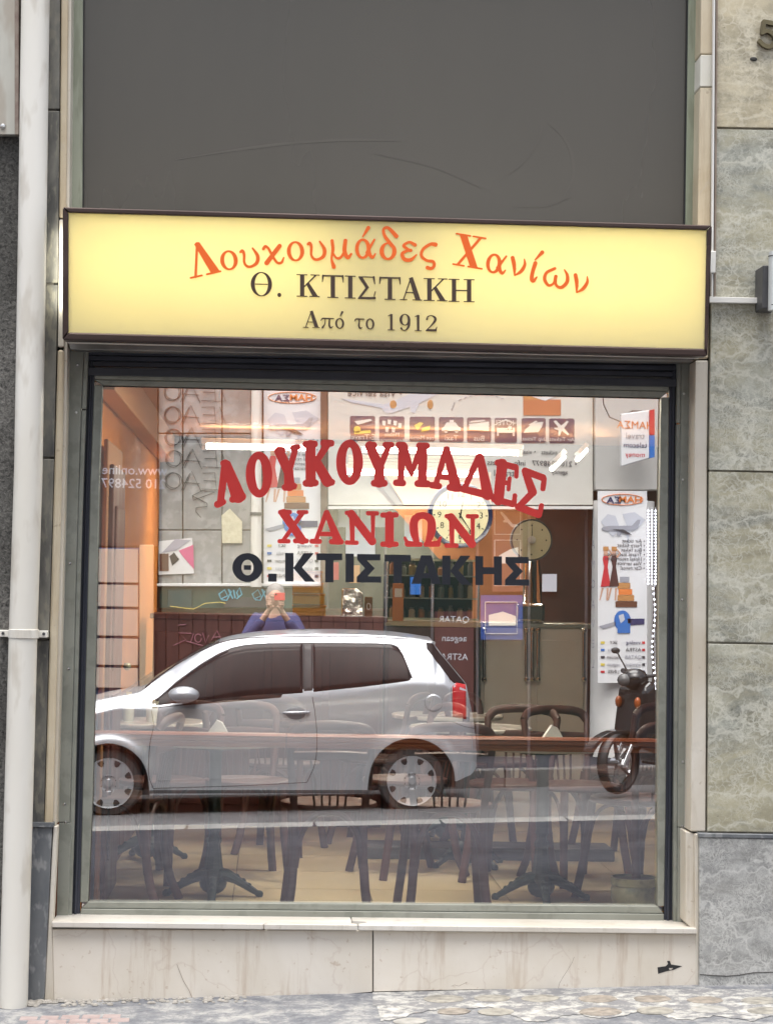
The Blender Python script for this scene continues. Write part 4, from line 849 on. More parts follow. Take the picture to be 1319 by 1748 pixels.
# counters
def ctop(u0, u1, v, Y, depth, front_mat, top_mat, label, name='service_counter', panels=4, cat='counter'):
    a, b = at(u0, v, Y), at(u1, v, Y); t = thing(name, ((a.x+b.x)/2, Y+depth/2, ZF), label, cat)
    m = MB(); m.box((a.x, Y+.02, ZF), (b.x, Y+depth, a.z-.03)); m.build('body', front_mat, t, bevel=.004)
    m = MB(); m.box((a.x-.02, Y, a.z-.029), (b.x+.02, Y+depth, a.z)); m.build('worktop', top_mat, t, bevel=.004)
    w_ = (b.x-a.x)/panels
    for k in range(panels):
        m = MB(); m.box((a.x+k*w_+.02, Y+.008, ZF+.12), (a.x+(k+1)*w_-.02, Y+.0195, a.z-.1)); m.build('front_panel', front_mat, t, bevel=.003)
    return t, a, b
ct, a, b = ctop(262, 656, 1047, 3.7, .6, M['maroon'], M['maroon'], 'maroon wooden counter with panelled front behind the left tables')
ct2, a2, b2 = ctop(658, 818, 1060, 3.9, .6, M['maroon'], mat('counter_edge', (.5, .42, .26), rough=.3), 'dark counter with a pale edge strip under the glass display case', panels=2)
t3, a3, b3 = ctop(822, 1004, 1062, 4.1, .6, mat('steel_counter', (.72, .67, .62), (.78, .73, .68), 5, .4, .1), mat('steel_top', (.6, .58, .52), rough=.25, metal=.6), 'steel fronted counter at the right carrying the round scale', panels=2)
for u in (826, 898, 908, 918, 996):
    p0, p1 = at(u, 1076, 4.07), at(u, 1160, 4.07); m = MB(); m.tube([p1, p0], .011, 10); m.ball(p0, .017, 8, 6); m.ball(p1, .017, 8, 6); m.build('chrome_rod', M['chrome'], t3, smooth=True)
# glass display case with trays
t = thing('display_case', at(737, 1057, 4.0), 'glass display case with shelves of small dark jars behind the black lettering', 'display case')
za = at(737, 1058, 4.0).z; x0, x1 = at(660, 1000, 4.0).x, at(816, 1000, 4.0).x; zt = at(737, 955, 4.0).z
for x in (x0, (x0+x1)/2, x1): m = MB(); m.box((x-.006, 3.96, za), (x+.006, 3.972, zt)); m.build('upright', M['chrome'], t)
for z in (za+.005, zt-.004): m = MB(); m.box((x0, 3.955, z-.006), (x1, 3.975, z+.006)); m.build('edge_bar', M['brass'], t)
m = MB(); m.box((x0, 4.36, za), (x1, 4.38, zt)); m.build('back_pane', M['glassy'], t)
for zz in (.12, .25):
    m = MB(); m.box((x0, 4.0, za+zz), (x1, 4.35, za+zz+.008)); m.build('shelf', mat('shelf_glass', (.25, .3, .27), rough=.1), t)
jc = [(.2, .14, .05), (.09, .1, .1), (.35, .3, .2), (.25, .1, .03), (.12, .14, .12)]; jm = [mat('jar_%d' % i, q) for i, q in enumerate(jc)]
n = 0
for zz in (.0, .128, .258):
    for k in range(9):
        x = x0+.04+k*(x1-x0-.08)/8; r_ = random.uniform(.014, .022); hh = random.uniform(.05, .09)
        j = thing('jar', (x, 4.08, za+zz), '%s jar, %s from the left on the %s shelf of the display case' % (['amber', 'dark grey', 'beige', 'orange', 'grey green'][n % 5], ['first', 'second', 'third', 'fourth', 'fifth', 'sixth', 'seventh', 'eighth', 'ninth'][k], {0: 'bottom', .128: 'middle', .258: 'top'}[zz]), 'jar', 'jars in the display case')
        m = MB(); m.lathe([(r_, 0), (r_, hh*.75), (r_*.6, hh*.88)], (x, 4.08, za+zz+.0005), 12); m.build('body', jm[n % 5], j, smooth=True)
        m = MB(); m.lathe([(r_*.7, 0), (r_*.7, hh*.14)], (x, 4.08, za+zz+hh*.88+.001), 12); m.build('lid', M['darkgrey'], j); n += 1
# boxes of loukoumi, cake dome box etc. on the left counter
mye = mat('yellow_carton', (.66, .36, .05), (.7, .42, .08), 5, .5)
for k, (v0, col_) in enumerate(((1030, 'bottom'), (1011, 'second'), (990, 'third'), (969, 'top'))):
    aa, bb = at(500, v0+7, 3.75), at(556-k*2, v0-5, 3.75); 
    o = MB().box((aa.x, 3.74, a.z+k*.064+.001), (bb.x, 3.96, a.z+k*.064+.05)); t = thing('pastry_box', ((aa.x+bb.x)/2, 3.85, a.z+k*.064), '%s yellow carton of the stack on the maroon counter' % col_, 'box', 'yellow cartons on the counter')
    o.build('carton', mye, t, bevel=.003); m = MB(); m.box((aa.x-.004, 3.735, a.z+k*.064+.051), (bb.x+.004, 3.965, a.z+k*.064+.062)); m.build('lid', mat('lid_orange', (.55, .26, .04)), t, bevel=.002)
t = thing('tissue_box', at(601, 1046, 3.8), 'silver foil wrapped box standing on the maroon counter', 'box')
foil = mat('foil', (.7, .7, .7), (.8, .8, .8), 9, .18, 1, .9, 5, bd=.05)
m = MB(); q0, q1 = at(583, 1046, 3.8), at(620, 1005, 3.8); m.prism([[V((q0.x, 3.8, a.z+.001)), V((q1.x, 3.8, a.z+.001)), V((q1.x, 3.8, q1.z-.03)), V((q1.x-.04, 3.8, q1.z)), V((q0.x, 3.8, q1.z))]], (0, .12, 0)); m.build('body', foil, t, bevel=.004)
m = MB(); m.box((q0.x-.005, 3.79, a.z+.0), (q1.x+.005, 3.93, a.z+.006)); m.build('base', M['chrome'], t)
t = thing('menu_holder', at(630, 1046, 3.8), 'small amber framed number stand beside the foil box', 'stand')
m = MB(); q0, q1 = at(622, 1046, 3.82), at(636, 1019, 3.82); m.box((q0.x, 3.82, a.z+.001), (q1.x, 3.87, q1.z)); m.build('frame', mat('amber_frame', (.25, .13, .05)), t, bevel=.004)
txt('0', .06, ((q0.x+q1.x)/2, 3.818, (a.z+q1.z)/2), M['tmarble'], t, 'numeral', -1)
t = thing('orange_pack', at(680, 1030, 3.93), 'orange packet leaning in front of the display case', 'packet')
m = MB(); q0, q1 = at(670, 1030, 3.92), at(689, 996, 3.92); m.box((q0.x, 3.91, a2.z+.001), (q1.x, 3.94, q1.z)); m.build('pack', mat('orange_pack', (.55, .2, .04)), t, bevel=.003)
m = MB(); m.box((q0.x+.01, 3.907, q1.z-.08), (q1.x-.01, 3.9095, q1.z-.03)); m.build('label_patch', M['tmarble'], t)

# round scale
sy = 4.15; sc_ = at(906, 922, sy); ps = (8.4+sy)/FPX
t = thing('shop_scale', at(904, 1060, sy), 'old shop scale with a round dial on a chrome column', 'scale')
m = MB(); m.lathe([(33*ps, -.03), (36*ps, -.035), (36.5*ps, -.02), (35*ps, .05)], sc_, 40, 'y'); m.build('dial_rim', M['darkgrey'], t, smooth=True)
m = MB(); m.lathe([(33*ps, -.031), (33*ps, -.02)], sc_, 40, 'y'); m.build('dial', mat('dial_face', (.78, .75, .5), (.8, .77, .55), 4, .5), t)
for k in range(8): 
    a_ = k*math.pi/4; m = MB(); m.box((sc_.x+25*ps*math.sin(a_)-.004, sc_.y-.034, sc_.z+25*ps*math.cos(a_)-.004), (sc_.x+25*ps*math.sin(a_)+.004, sc_.y-.0315, sc_.z+25*ps*math.cos(a_)+.004)); m.build('mark', M['black'], t)
m = MB(); m.tube([(sc_.x, sc_.y-.036, sc_.z-.02), (sc_.x+.003, sc_.y-.036, sc_.z+29*ps)], [.003, .001], 5); m.build('needle', M['black'], t)
m = MB(); m.lathe([(7*ps, -.04), (5*ps, -.045)], sc_, 16, 'y'); m.build('hub', M['tmarble'], t, smooth=True)
qb = at(904, 1058, sy).z; qt = at(904, 958, sy).z; m = MB(); m.lathe([(.045, 0), (.04, .03), (.028, .06), (.03, qt-qb-.02), (.04, qt-qb)], (sc_.x, sy, at(904, 1030, sy).z-.0+0), 20); 
m = MB(); m.lathe([(16*ps, 0), (15*ps, .015), (12*ps, .03), (11*ps, qt-qb)], (sc_.x, sy+.02, qb+.08), 20); m.build('column', M['chrome'], t, smooth=True)
q0, q1 = at(879, 1050, sy), at(928, 1030, sy); m = MB(); m.box((q0.x, sy-.08, a3.z+.001), (q1.x, sy+.12, q1.z)); m.build('platform', M['chrome'], t, bevel=.02, seg=3)

# rail along the glass
zr = at(640, 1268, .28).z
t = thing('window_rail', (.4, .3, zr), 'reddish brown moulded wooden rail running the full width behind the glass', 'rail')
pr = [(.0, -.028), (-.02, -.026), (-.034, -.016), (-.036, -.006), (-.03, -.003), (-.036, .002), (-.036, .012), (-.03, .015), (-.034, .02), (-.024, .029), (.0, .031), (.03, .03), (.03, -.028)]
m = MB()
for xa_, xb_ in ((XL, .05), (.053, .80), (.803, XR)): m.prism([[V((xa_, .3+y, zr+z)) for y, z in pr]], (xb_-xa_, 0, 0))
m.build('rail', M['rail'], t, smooth=30)

# tables
def make_table():
    t = thing('cafe_table', (0, 0, 0), 'x', 'table', 'round marble tables')
    m = MB(); m.lathe([(.27, .678), (.296, .682), (.3, .69), (.3, .699), (.294, .704)], (0, 0, 0), 48); m.build('table_top', M['tmarble'], t, smooth=30)
    m = MB(); m.lathe([(.11, .66), (.11, .676)], (0, 0, 0), 16); m.build('top_plate', M['iron'], t)
    m = MB(); m.lathe([(.03, .30), (.028, .32), (.026, .6), (.028, .64), (.04, .66)], (0, 0, 0), 16); m.build('column', M['iron'], t, smooth=True)
    pf = [(.062, .07), (.055, .1), (.044, .16), (.036, .22), (.034, .235), (.04, .245), (.04, .26), (.03, .27), (.026, .285), (.032, .295), (.03, .305)]
    m = MB(); n = 32
    vs = []; 
    for r_, z in [(a*.78, b) for a, b in pf]:
        for k in range(n): rr = r_*(1+(.07 if k % 4 == 0 else -.03)); aa = 2*math.pi*k/n; vs.append((rr*math.cos(aa), rr*math.sin(aa), z))
    m.add(vs, [(i*n+k, i*n+(k+1) % n, (i+1)*n+(k+1) % n, (i+1)*n+k) for i in range(len(pf)-1) for k in range(n)]); m.build('fluted_stem', M['iron'], t, smooth=True)
    for k in range(4):
        a_ = k*math.pi/2; d = V((math.cos(a_), math.sin(a_), 0)); P = [(0.02, .1), (.06, .095), (.1, .075), (.14, .05), (.17, .03), (.19, .018), (.205, .016)]
        m = MB(); m.tube([d*r_+V((0, 0, z)) for r_, z in P], [.04, .034, .026, .021, .018, .016, .013], 8, sq=.8)
        for r_, z, q in ((.07, .1, .018), (.1, .088, .015), (.13, .07, .013), (.155, .052, .011), (.2, .012, .018)): m.ball(d*r_+V((0, 0, z)), q, 8, 6)
        m.build('foot', M['iron'], t, smooth=True)
    m = MB(); m.ball((0, 0, .06), (.06, .06, .05), 12, 8); m.build('boss', M['iron'], t, smooth=True)
    return t
tb = make_table()
def gx(u, Y): return at(u, 1400, Y).x
tspots = [(366, .95, 'round marble table with a cast iron foot close to the glass, left of centre'), (925, .95, 'round marble table with a cast iron foot close to the glass, right of centre'),
          (250, 2.15, 'round table at the left wall behind the front tables'), (760, 3.1, 'round table furthest back, seen over the tail of the car reflection'), (800, 2.1, 'middle row round table between the two front tables')]
tables = []
for i, (u, Y, lb) in enumerate(tspots):
    o = tb if i == 0 else copy_tree(tb); o.location = (gx(u, Y), Y, ZF); o['label'] = lb; o.scale = (1, 1, .965); o.rotation_euler = (0, 0, [0, 0, .4, .3, .6][i]); tables.append(o)
# bentwood chairs
def make_chair():
    t = thing('bentwood_chair', (0, 0, 0), 'x', 'chair', 'dark bentwood chairs'); W = M['wood']
    m = MB(); m.lathe([(.17, .425), (.198, .43), (.203, .44), (.2, .452), (.185, .457), (.17, .452), (.0, .45)][:-1], (0, 0, 0), 28); m.build('seat', W, t, smooth=40)
    for sx in (-1, 1):
        m = MB(); m.tube(spl([(sx*.168, -.245, 0), (sx*.15, -.2, .12), (sx*.14, -.175, .3), (sx*.146, -.178, .46), (sx*.160, -.2, .6), (sx*.17, -.23, .74)], 5), [.0195]*8+[.018]*6+[.0165]*12, 10); m.build('rear_leg', W, t, smooth=True)
        m = MB(); m.tube(spl([(sx*.175, .2, 0), (sx*.155, .16, .2), (sx*.14, .13, .43)], 5), [.019]*11, 10); m.build('front_leg', W, t, smooth=True)
        m = MB(); m.tube(spl([(sx*.148, -.18, .2), (sx*.15, -.12, .38), (sx*.15, -.02, .425), (sx*.15, .09, .37), (sx*.155, .15, .22)], 5), .0085, 8); m.build('side_hoop', W, t, smooth=True)
    m = MB(); m.tube(spl([(-.135, -.185, .2), (-.115, -.185, .33), (-.06, -.19, .41), (0, -.192, .425), (.06, -.19, .41), (.115, -.185, .33), (.135, -.185, .2)], 5), .0125, 8); m.build('rear_hoop', W, t, smooth=True)
    m = MB(); m.tube(spl([(-.17, -.23, .735), (-.13, -.248, .772), (0, -.262, .785), (.13, -.248, .772), (.17, -.23, .735)], 6), .0165, 10, sq=1.3); m.build('top_rail', W, t, smooth=True)
    m = MB(); m.tube(spl([(-.163, -.212, .655), (0, -.238, .662), (.163, -.212, .655)], 6), .012, 8, sq=1.6); m.build('cross_rail', W, t, smooth=True)
    for k in range(5):
        x = (k-2)*.04; x2 = (k-2)*.031; m = MB(); m.tube([(x2, -.188, .448), (x*1.02, -.226, .655)], .0052, 6); m.build('spindle', W, t, smooth=True)
    return t
ch = make_chair()
cs = [(560, .58, 0, 'chair with its spindled back to the glass, directly left of the big hubcap reflection'), (758, .60, .03, 'chair with its back to the glass, right of the first spindled chair'),
      (195, .75, 1.35, 'chair at the left edge of the window beside the left table'), (1085, .95, .5, 'chair at the right edge behind the brass pot'), (420, 1.55, 3.3, 'chair facing the glass behind the left front table'),
      (275, 1.5, 2.6, 'chair behind the left front table nearest the left wall'), (690, 1.75, 2.0, 'chair turned sideways between the front tables'), (870, 1.6, 2.8, 'chair behind the right front table, left one'),
      (985, 1.55, 3.5, 'chair behind the right front table, right one'), (480, 2.6, -.3, 'chair in the second row left of centre'), (1060, 2.5, .7, 'chair in the second row near the right wall'),
      (640, 3.0, 1.2, 'chair furthest back before the display case'), (850, 2.9, -2.2, 'chair beside the furthest table')]
for i, (u, Y, a_, lb) in enumerate(cs):
    o = ch if i == 0 else copy_tree(ch); o.location = (gx(u, Y), Y, ZF); o.rotation_euler = (0, 0, a_); o['label'] = lb
# low dark platform seen behind the chairs
t = thing('floor_plinth', (gx(760, 3.3), 3.4, ZF), 'low dark grey step across the floor in front of the counters', 'step')
a_, b_ = gx(600, 3.3), gx(1000, 3.3); m = MB(); m.box((a_, 2.3, ZF+.0), (b_, 2.6, ZF+.06)); m.build('step', M['darkgrey'], t, bevel=.005)
M['paper'] = mat('white_paper', (.8, .8, .77))
# napkin tents, sugar pots, glasses
def napkin(u, Y, rz, z, lb):
    x = gx(u, Y); t = thing('napkin_tent', (x, Y, z), lb, 'napkins', 'white paper napkins on the tables')
    for sgn in (-1, 1):
        m = MB(); c_, s_ = math.cos(rz), math.sin(rz)
        q = [(-.035, 0, 0), (.035, 0, 0), (.03, 0, .0), (.005, .0, .055)]
        P = [(sgn*.055, -.03, 0), (sgn*.055, .03, 0), (0.0, .03, .06), (0.0, -.03, .06)]
        m.prism([[V((x+a*c_-b*s_, Y+a*s_+b*c_, z+zz)) for a, b, zz in P]], (sgn*.0015, 0, .001)); m.build('napkin', M['paper'], t)
    m = MB(); m.prism([[V((x-.065, Y-.026, z+.001)), V((x+.065, Y-.026, z+.001)), V((x+.02, Y-.024, z+.08)), V((x-.004, Y-.024, z+.09))]], (0, .05, 0)); m.build('napkin_stack', M['paper'], t)
    m = MB(); m.box((x-.012, Y-.012, z), (x+.012, Y+.012, z+.05)); m.build('holder', M['chrome'], t)
zt_ = ZF+.704*.965+.001
napkin(368, .8, .15, zt_, 'white folded napkins in a holder on the left front table'); napkin(940, .8, -.2, zt_, 'white folded napkins in a holder on the right front table')
for u, Y, lb in ((215, 2.1, 'water glass nearest the left wall'), (255, 2.05, 'water glass with a paper slip on the left back table')):
    x = gx(u, Y); t = thing('glass_tumbler', (x, Y, zt_), lb, 'glass'); m = MB(); m.lathe([(.025, 0), (.033, .1), (.031, .1), (.023, .006)], (x, Y, zt_), 20); m.build('glass', mat('pale_glass', (.6, .6, .5), rough=.1), t, smooth=True)
    m = MB(); m.box((x-.012, Y-.002, zt_+.02), (x+.014, Y+.002, zt_+.14)); m.build('slip', mat('cream_slip', (.7, .6, .35)), t)
# brass pot
pz_ = ZF; px_ = gx(1084, .68); t = thing('brass_pot', (px_, .68, pz_), 'aged brass planter pot on the floor at the bottom right corner of the window', 'pot')
m = MB(); m.lathe([(.07, 0), (.085, .012), (.098, .05), (.1, .09), (.094, .105)], (px_, .68, pz_), 36); m.build('body', M['brass'], t, smooth=True)
m = MB(); m.lathe([(.095, .105), (.1, .11), (.1, .135), (.102, .14), (.096, .14), (.092, .11)], (px_, .68, pz_), 36); m.build('rim', M['brass'], t, smooth=True)
m = MB(); m.lathe([(.085, .13), (.085, .132)], (px_, .68, pz_), 24); m.build('soil', M['black'], t)
# cast shelf unit seen low behind
# ================================================================== ACROSS THE STREET (seen in the glass)
WD = 12.5
def rl(pts, d, r, mt, name, parent, n=6, lab=None):
    m = MB()
    for P in pts: m.tube([mir(u, v, d) for u, v in P], r, n)
    return m.build(name, mt, parent, label=lab)
ob = thing('opposite_building', (mir(640, 1310, 12.9).x, -12.9, GZ-.1), 'dark rendered building across the street mirrored in the window glass', 'building')
m = MB(); m.box((-14, -14, GZ-.8), (14, -12.92, 5.6)); m.build('wall', mat('dark_brown_wall', (.07, .055, .045), (.12, .1, .085), 3, .8, 0, .3, 30), ob)
m = MB(); m.box((-14, -12.9, 2.62+1.6), (14, -12.5, 5.6)); m.build('upper_wall', mat('cream_render', (.5, .44, .35), (.58, .52, .42), 2, .85, 0, .2, 40), ob)
for k in range(9):
    x = -9+k*2.2; f_ = MB().box((x, -12.53, 4.5), (x+1.0, -12.47, 5.5)).build('window', M['white'], ob)
    MB().box((x+.08, -12.469, 4.58), (x+.92, -12.462, 5.42)).build('pane', M['glassy'], f_)
# grey marble wall with scrawls
gm_ = mat('grey_marble_wall', (.21, .21, .2), (.33, .33, .315), 3, .5, 0, .1, 40, c=(.52, .52, .5), csc=10, cf=.3)
t = thing('marble_wall', mir(350, 1000, 12.55), 'grey marble slabs scrawled with rows of black letters, mirrored at the upper left of the glass', 'wall')
for x0, x1 in ((271, 311), (313, 378), (380, 428)):
    for y0, y1 in ((520, 655), (657, 739), (741, 904), (906, 997)): rslab('stone_panel', rect(x0, y0, x1, y1), 12.55+random.uniform(0, .01), .1, gm_, t, .004)
rslab('ledge', rect(268, 996, 548, 1001), 12.45, .2, M['white'], t, .004)
ink = mat('black_marker', (.012, .012, .016)); zz = lambda P, dy=0, dx=0: [(150+(a+dx)/3.88, 640+(b+dy)/3.88) for a, b in P]
for dy, dx in ((-150, 0), (0, 0), (148, 5), (290, 10), (437, 5)):
    el = [(555+50*math.cos(q/3.2), 265+56*math.sin(q/3.2)) for q in range(21)]; el2 = [(565+52*math.cos(q/3.2+.4), 262+50*math.sin(q/3.2+.4)) for q in range(21)]
    rl([zz(el, dy, dx), zz(el2, dy, dx), zz([(630,325),(682,200),(745,335)], dy, dx), zz([(612,330),(670,215)], dy, dx), zz([(625,275),(735,282)], dy, dx), zz([(752,213),(836,210),(846,322),(750,318)], dy, dx), zz([(762,262),(840,265)], dy, dx), zz([(873,210),(912,322),(835,324)], dy, dx)], 12.545, .003, ink, 'scrawl', t, 5)
rl([zz([(690,800),(760,765),(840,775),(700,830),(690,800)]), zz([(690,800),(790,850),(790,870),(715,880),(715,905),(748,945)])], 12.545, .0033, ink, 'scrawl', t)
t = thing('flyer', mir(300, 980, 12.5), 'colourful printed flyers pasted at the lower left of the grey marble wall', 'flyer')
rslab('sheet', [(271, 924), (328, 918), (331, 979), (271, 981)], 12.53, .004, M['white'], t)
rslab('print', [(305, 940), (330, 930), (331, 972), (312, 950)], 12.526, .002, mat('pink_print', (.65, .12, .25)), t)
rslab('print', [(272, 945), (288, 945), (288, 975), (272, 975)], 12.526, .002, mat('brown_print', (.12, .05, .03)), t)
rslab('print', [(289, 950), (297, 943), (306, 955), (294, 966)], 12.526, .002, ink, t)
rslab('print', [(299, 920), (326, 922), (300, 940), (276, 944)], 12.526, .002, mat('grey_print', (.4, .38, .42)), t)
t = thing('notice', mir(398, 925, 12.5), 'pale gold notice pasted beside the white pipe on the marble wall', 'notice')
rslab('sheet', [(378, 880), (392, 868), (413, 890), (413, 927), (379, 927)], 12.53, .004, mat('gold_sheet', (.6, .55, .38), (.75, .7, .5), 20, .4), t)
# white downpipe
t = thing('street_downpipe', mir(437, 1000, 12.4), 'white drainpipe running down between the marble wall and the tall poster', 'pipe')
m = MB(); m.tube([mir(438, 500, 12.4), mir(437, 1002, 12.4)], .052, 20); m.build('pipe', M['pvc'], t, smooth=60)
MB().lathe([(.06, 0), (.06, .03)], mir(437, 880, 12.4), 20).build('bracket', M['darkgrey'], t)
rslab('wooden_post', rect(548, 520, 558, 1003), 12.4, .1, mat('post_brown', (.12, .07, .05)), None)['label'] = 'narrow brown post between the tall poster and the shop fascia'
bpy.data.objects['wooden_post']['category'] = 'post'

# travel posters
C_ = {k: mat('print_'+k, v, rough=.5) for k, v in dict(white=(.76, .76, .76), red=(.55, .03, .04), blue=(.03, .16, .5), navy=(.03, .035, .12), orange=(.75, .22, .05), grey=(.33, .34, .38), pale=(.55, .57, .62), brown=(.13, .05, .025), tan=(.5, .24, .08), skin=(.6, .35, .24), purple=(.085, .05, .1), yellow=(.75, .6, .1), ink=(.05, .05, .06), maroon=(.07, .025, .023), cream=(.7, .67, .6), panel=(.4, .33, .28)).items()}
def plane_poly(cx, cy, L, ang=0, flip=1):
    P = [(-.5,.02),(-.46,-.035),(-.3,-.065),(.28,-.07),(.42,-.22),(.5,-.22),(.44,-.02),(.36,.04),(.06,.075),(-.02,.19),(-.1,.19),(-.1,.075),(-.42,.06)]
    c_, s_ = math.cos(ang), math.sin(ang); return [(cx+L*flip*(a*c_-b*s_), cy+L*(a*s_+b*c_)) for a, b in P]
def poster(x0, y0, x1, y1, d, label, cap=True):
    t = thing('travel_poster', mir((x0+x1)/2, y1, d), label, 'poster', 'tall travel agency posters'); W, H = x1-x0, y1-y0
    q = lambda a, b: (x0+a*W, y0+b*H); D = d-.006
    rslab('sheet', [q(0, 0), q(1, 0), q(1, 1), q(0, 1)], d, .02, C_['white'], t)
    pt = lambda P, mt, name='print', dd=0: rslab(name, [q(*p_) for p_ in P], D-dd, .003, C_[mt], t)
    ov = [q(.5+.42*math.cos(k/4), .045+.028*math.sin(k/4)) for k in range(26)]; rl([ov], D, .004, C_['orange'], 'logo_ring', t)
    pc = mir(*q(.66, .047), D); txt('HAM', .085, (pc.x, -D+.003, pc.z), C_['orange'], t, 'lettering', 1, sx=1.25, bold=.002)
    pc = mir(*q(.33, .05), D); txt('ΣA', .085, (pc.x, -D+.003, pc.z), C_['navy'], t, 'lettering', 1, sx=1.25, bold=.002)
    for P in ([(.06,.16),(.2,.12),(.36,.13),(.46,.2),(.3,.24),(.2,.21)], [(.5,.12),(.75,.11),(.97,.15),(.8,.2),(.6,.19)], [(.55,.2),(.66,.2),(.62,.28)]): pt(P, 'pale')
    rslab('aircraft_print', plane_poly(x0+W*.47, y0+H*.195, W*.8), D-.004, .003, C_['grey'], t)
    rslab('aircraft_print', [(x0+W*.3+a*W, y0+H*.2+b*W) for a, b in [(0,0),(.22,0),(.4,.11),(.3,.1)]], D-.008, .003, C_['ink'], t)
    for k, s_ in enumerate(['• Air ticket', '• Ferry ticket', '• Bus ticket', '• Travel insurance', '• Hotel reservation', '• Visa service', '• Car rental']):
        pc = mir(*q(.96, .262+k*.0235), D); txt(s_, .05, (pc.x, -D+.002, pc.z), C_['ink'], t, 'lettering', 1, align='LEFT')
    for dx, col in ((.0, 'red'), (.17, 'orange')):      # two ladies in dresses
        pt([(.12+dx,.338),(.2+dx,.338),(.22+dx,.355),(.2+dx,.395),(.26+dx,.495),(.06+dx,.5),(.13+dx,.395),(.1+dx,.355)], 'red' if not dx else 'maroon', dd=.001+dx*.006); pt([(.2+dx,.34),(.23+dx,.35),(.3+dx,.325),(.22+dx,.3),(.215+dx,.307),(.27+dx,.325)], 'skin', dd=.002+dx*.006); pt([(.12+dx,.31),(.2+dx,.31),(.2+dx,.335),(.12+dx,.335)], 'skin'); pt([(.11+dx,.29),(.22+dx,.29),(.21+dx,.312),(.11+dx,.312)], 'tan')
        pt([(.08+dx,.505),(.12+dx,.505),(.05+dx,.57),(.03+dx,.57)], 'skin'); pt([(.18+dx,.505),(.22+dx,.505),(.2+dx,.57),(.17+dx,.57)], 'skin')
    for k, (a, b, col) in enumerate(((.36, .8, 'brown'), (.4, .74, 'tan'), (.42, .7, 'orange'), (.4, .66, 'tan'), (.45, .64, 'grey'))):
        pt([(a, .575-k*.032), (b, .575-k*.032), (b, .605-k*.032), (a, .605-k*.032)], col, 'suitcase_print', .001)
    pt([(.5+.17*math.cos(k/3), .675+.053*math.sin(k/3)) for k in range(19)], 'blue', 'globe_print'); pt([(.42,.65),(.52,.64),(.55,.67),(.47,.69)], 'pale', dd=.003); pt([(.4,.69),(.66,.69),(.66,.74),(.4,.74)], 'blue', dd=.004); pt([(.02,.705),(.36,.68),(.36,.7),(.1,.72)], 'grey'); pt([(.6,.665),(.95,.665),(.95,.695),(.62,.7)], 'navy')
    for k, row in enumerate((('yellow', 'navy', 'red'), ('blue', 'ink', 'red'), ('ink', 'grey', 'ink'), ('yellow', 'grey', 'ink'), ('red', 'grey', 'navy'))):
        nm = (('vueling', 'ASTRA', 'QATAR', 'olympic', 'BLUE')[k], ('SKY', 'alitalia', 'minoan', 'aegean', 'LINES')[k])
        pc = mir(*q(.72, .79+k*.038), D); txt(nm[0] if k < 3 else nm[0], .05, (pc.x, -D+.002, pc.z), C_[row[1]], t, 'lettering', 1)
        pt([(.06, .784+k*.038), (.14, .784+k*.038), (.14, .796+k*.038), (.06, .796+k*.038)], row[0]); pc = mir(*q(.32, .79+k*.038), D); txt(nm[1], .045, (pc.x, -D+.002, pc.z), C_['grey' if k % 2 else 'ink'], t, 'lettering', 1)
        pt([(.9, .784+k*.038), (.96, .784+k*.038), (.96, .797+k*.038), (.9, .797+k*.038)], row[2])
    return t
poster(450, 663, 547, 1003, 12.5, 'tall white travel poster with aircraft and suitcases beside the white drainpipe')

# shop fascia with pictogram tiles
t = thing('shop_fascia', mir(790, 865, 12.4), 'wide cream travel agency fascia with aircraft, suitcase and a row of pictogram tiles', 'sign')
rslab('board', rect(560, 470, 1012, 862), 12.4, .12, mat('cream_board', (.62, .6, .54), (.66, .64, .58), 3, .5), t, .006)
rslab('lower_trim', rect(560, 864, 1012, 869), 12.38, .1, M['white'], t)
D = 12.394
rslab('aircraft_print', [(583,680),(600,682),(655,690),(668,686),(700,672),(735,655),(748,655),(748,672),(716,688),(708,705),(700,703),(700,694),(672,704),(660,706),(650,696),(600,687)], D, .003, C_['pale'], t)
rslab('engine_print', ell(671, 690, 6, 7, 14), D-.003, .003, C_['tan'], t); rslab('engine_print', ell(734, 690, 5, 8, 14), D-.003, .003, C_['tan'], t)
rslab('suitcase_print', rect(893, 682, 957, 709), D, .003, mat('print_rust', (.5, .17, .07)), t); rslab('paper_print', [(905, 676), (920, 655), (945, 655), (950, 676), (930, 684)], D-.002, .003, C_['white'], t); rslab('suitcase_lid_print', rect(893, 672, 925, 682), D-.001, .003, C_['tan'], t)
rl([[(770+k*.5, 700-k*1.2), (771.5+k*.5, 696.5-k*1.2)] for k in range(0, 10, 4)]+[[(783+k*9, 683-10*math.sin(k*.35)), (787+k*9, 682-10*math.sin(k*.35+.16))] for k in range(9)], D, .005, C_['grey'], 'dashed_line', t)
pc = mir(640, 671, D); txt('• Visa service', .1, (pc.x, -D+.002, pc.z), C_['ink'], t, 'lettering', 1)
icons = [(597,640,'E-Travel'),(647,690,'Mobile\nAccessories'),(699,742,'Free Memos'),(749,791,'Taxi'),(797,838,'Bus'),(844,882,'HOTEL'),(890,931,'Ship Tickets'),(937,980,'Air Tickets')]
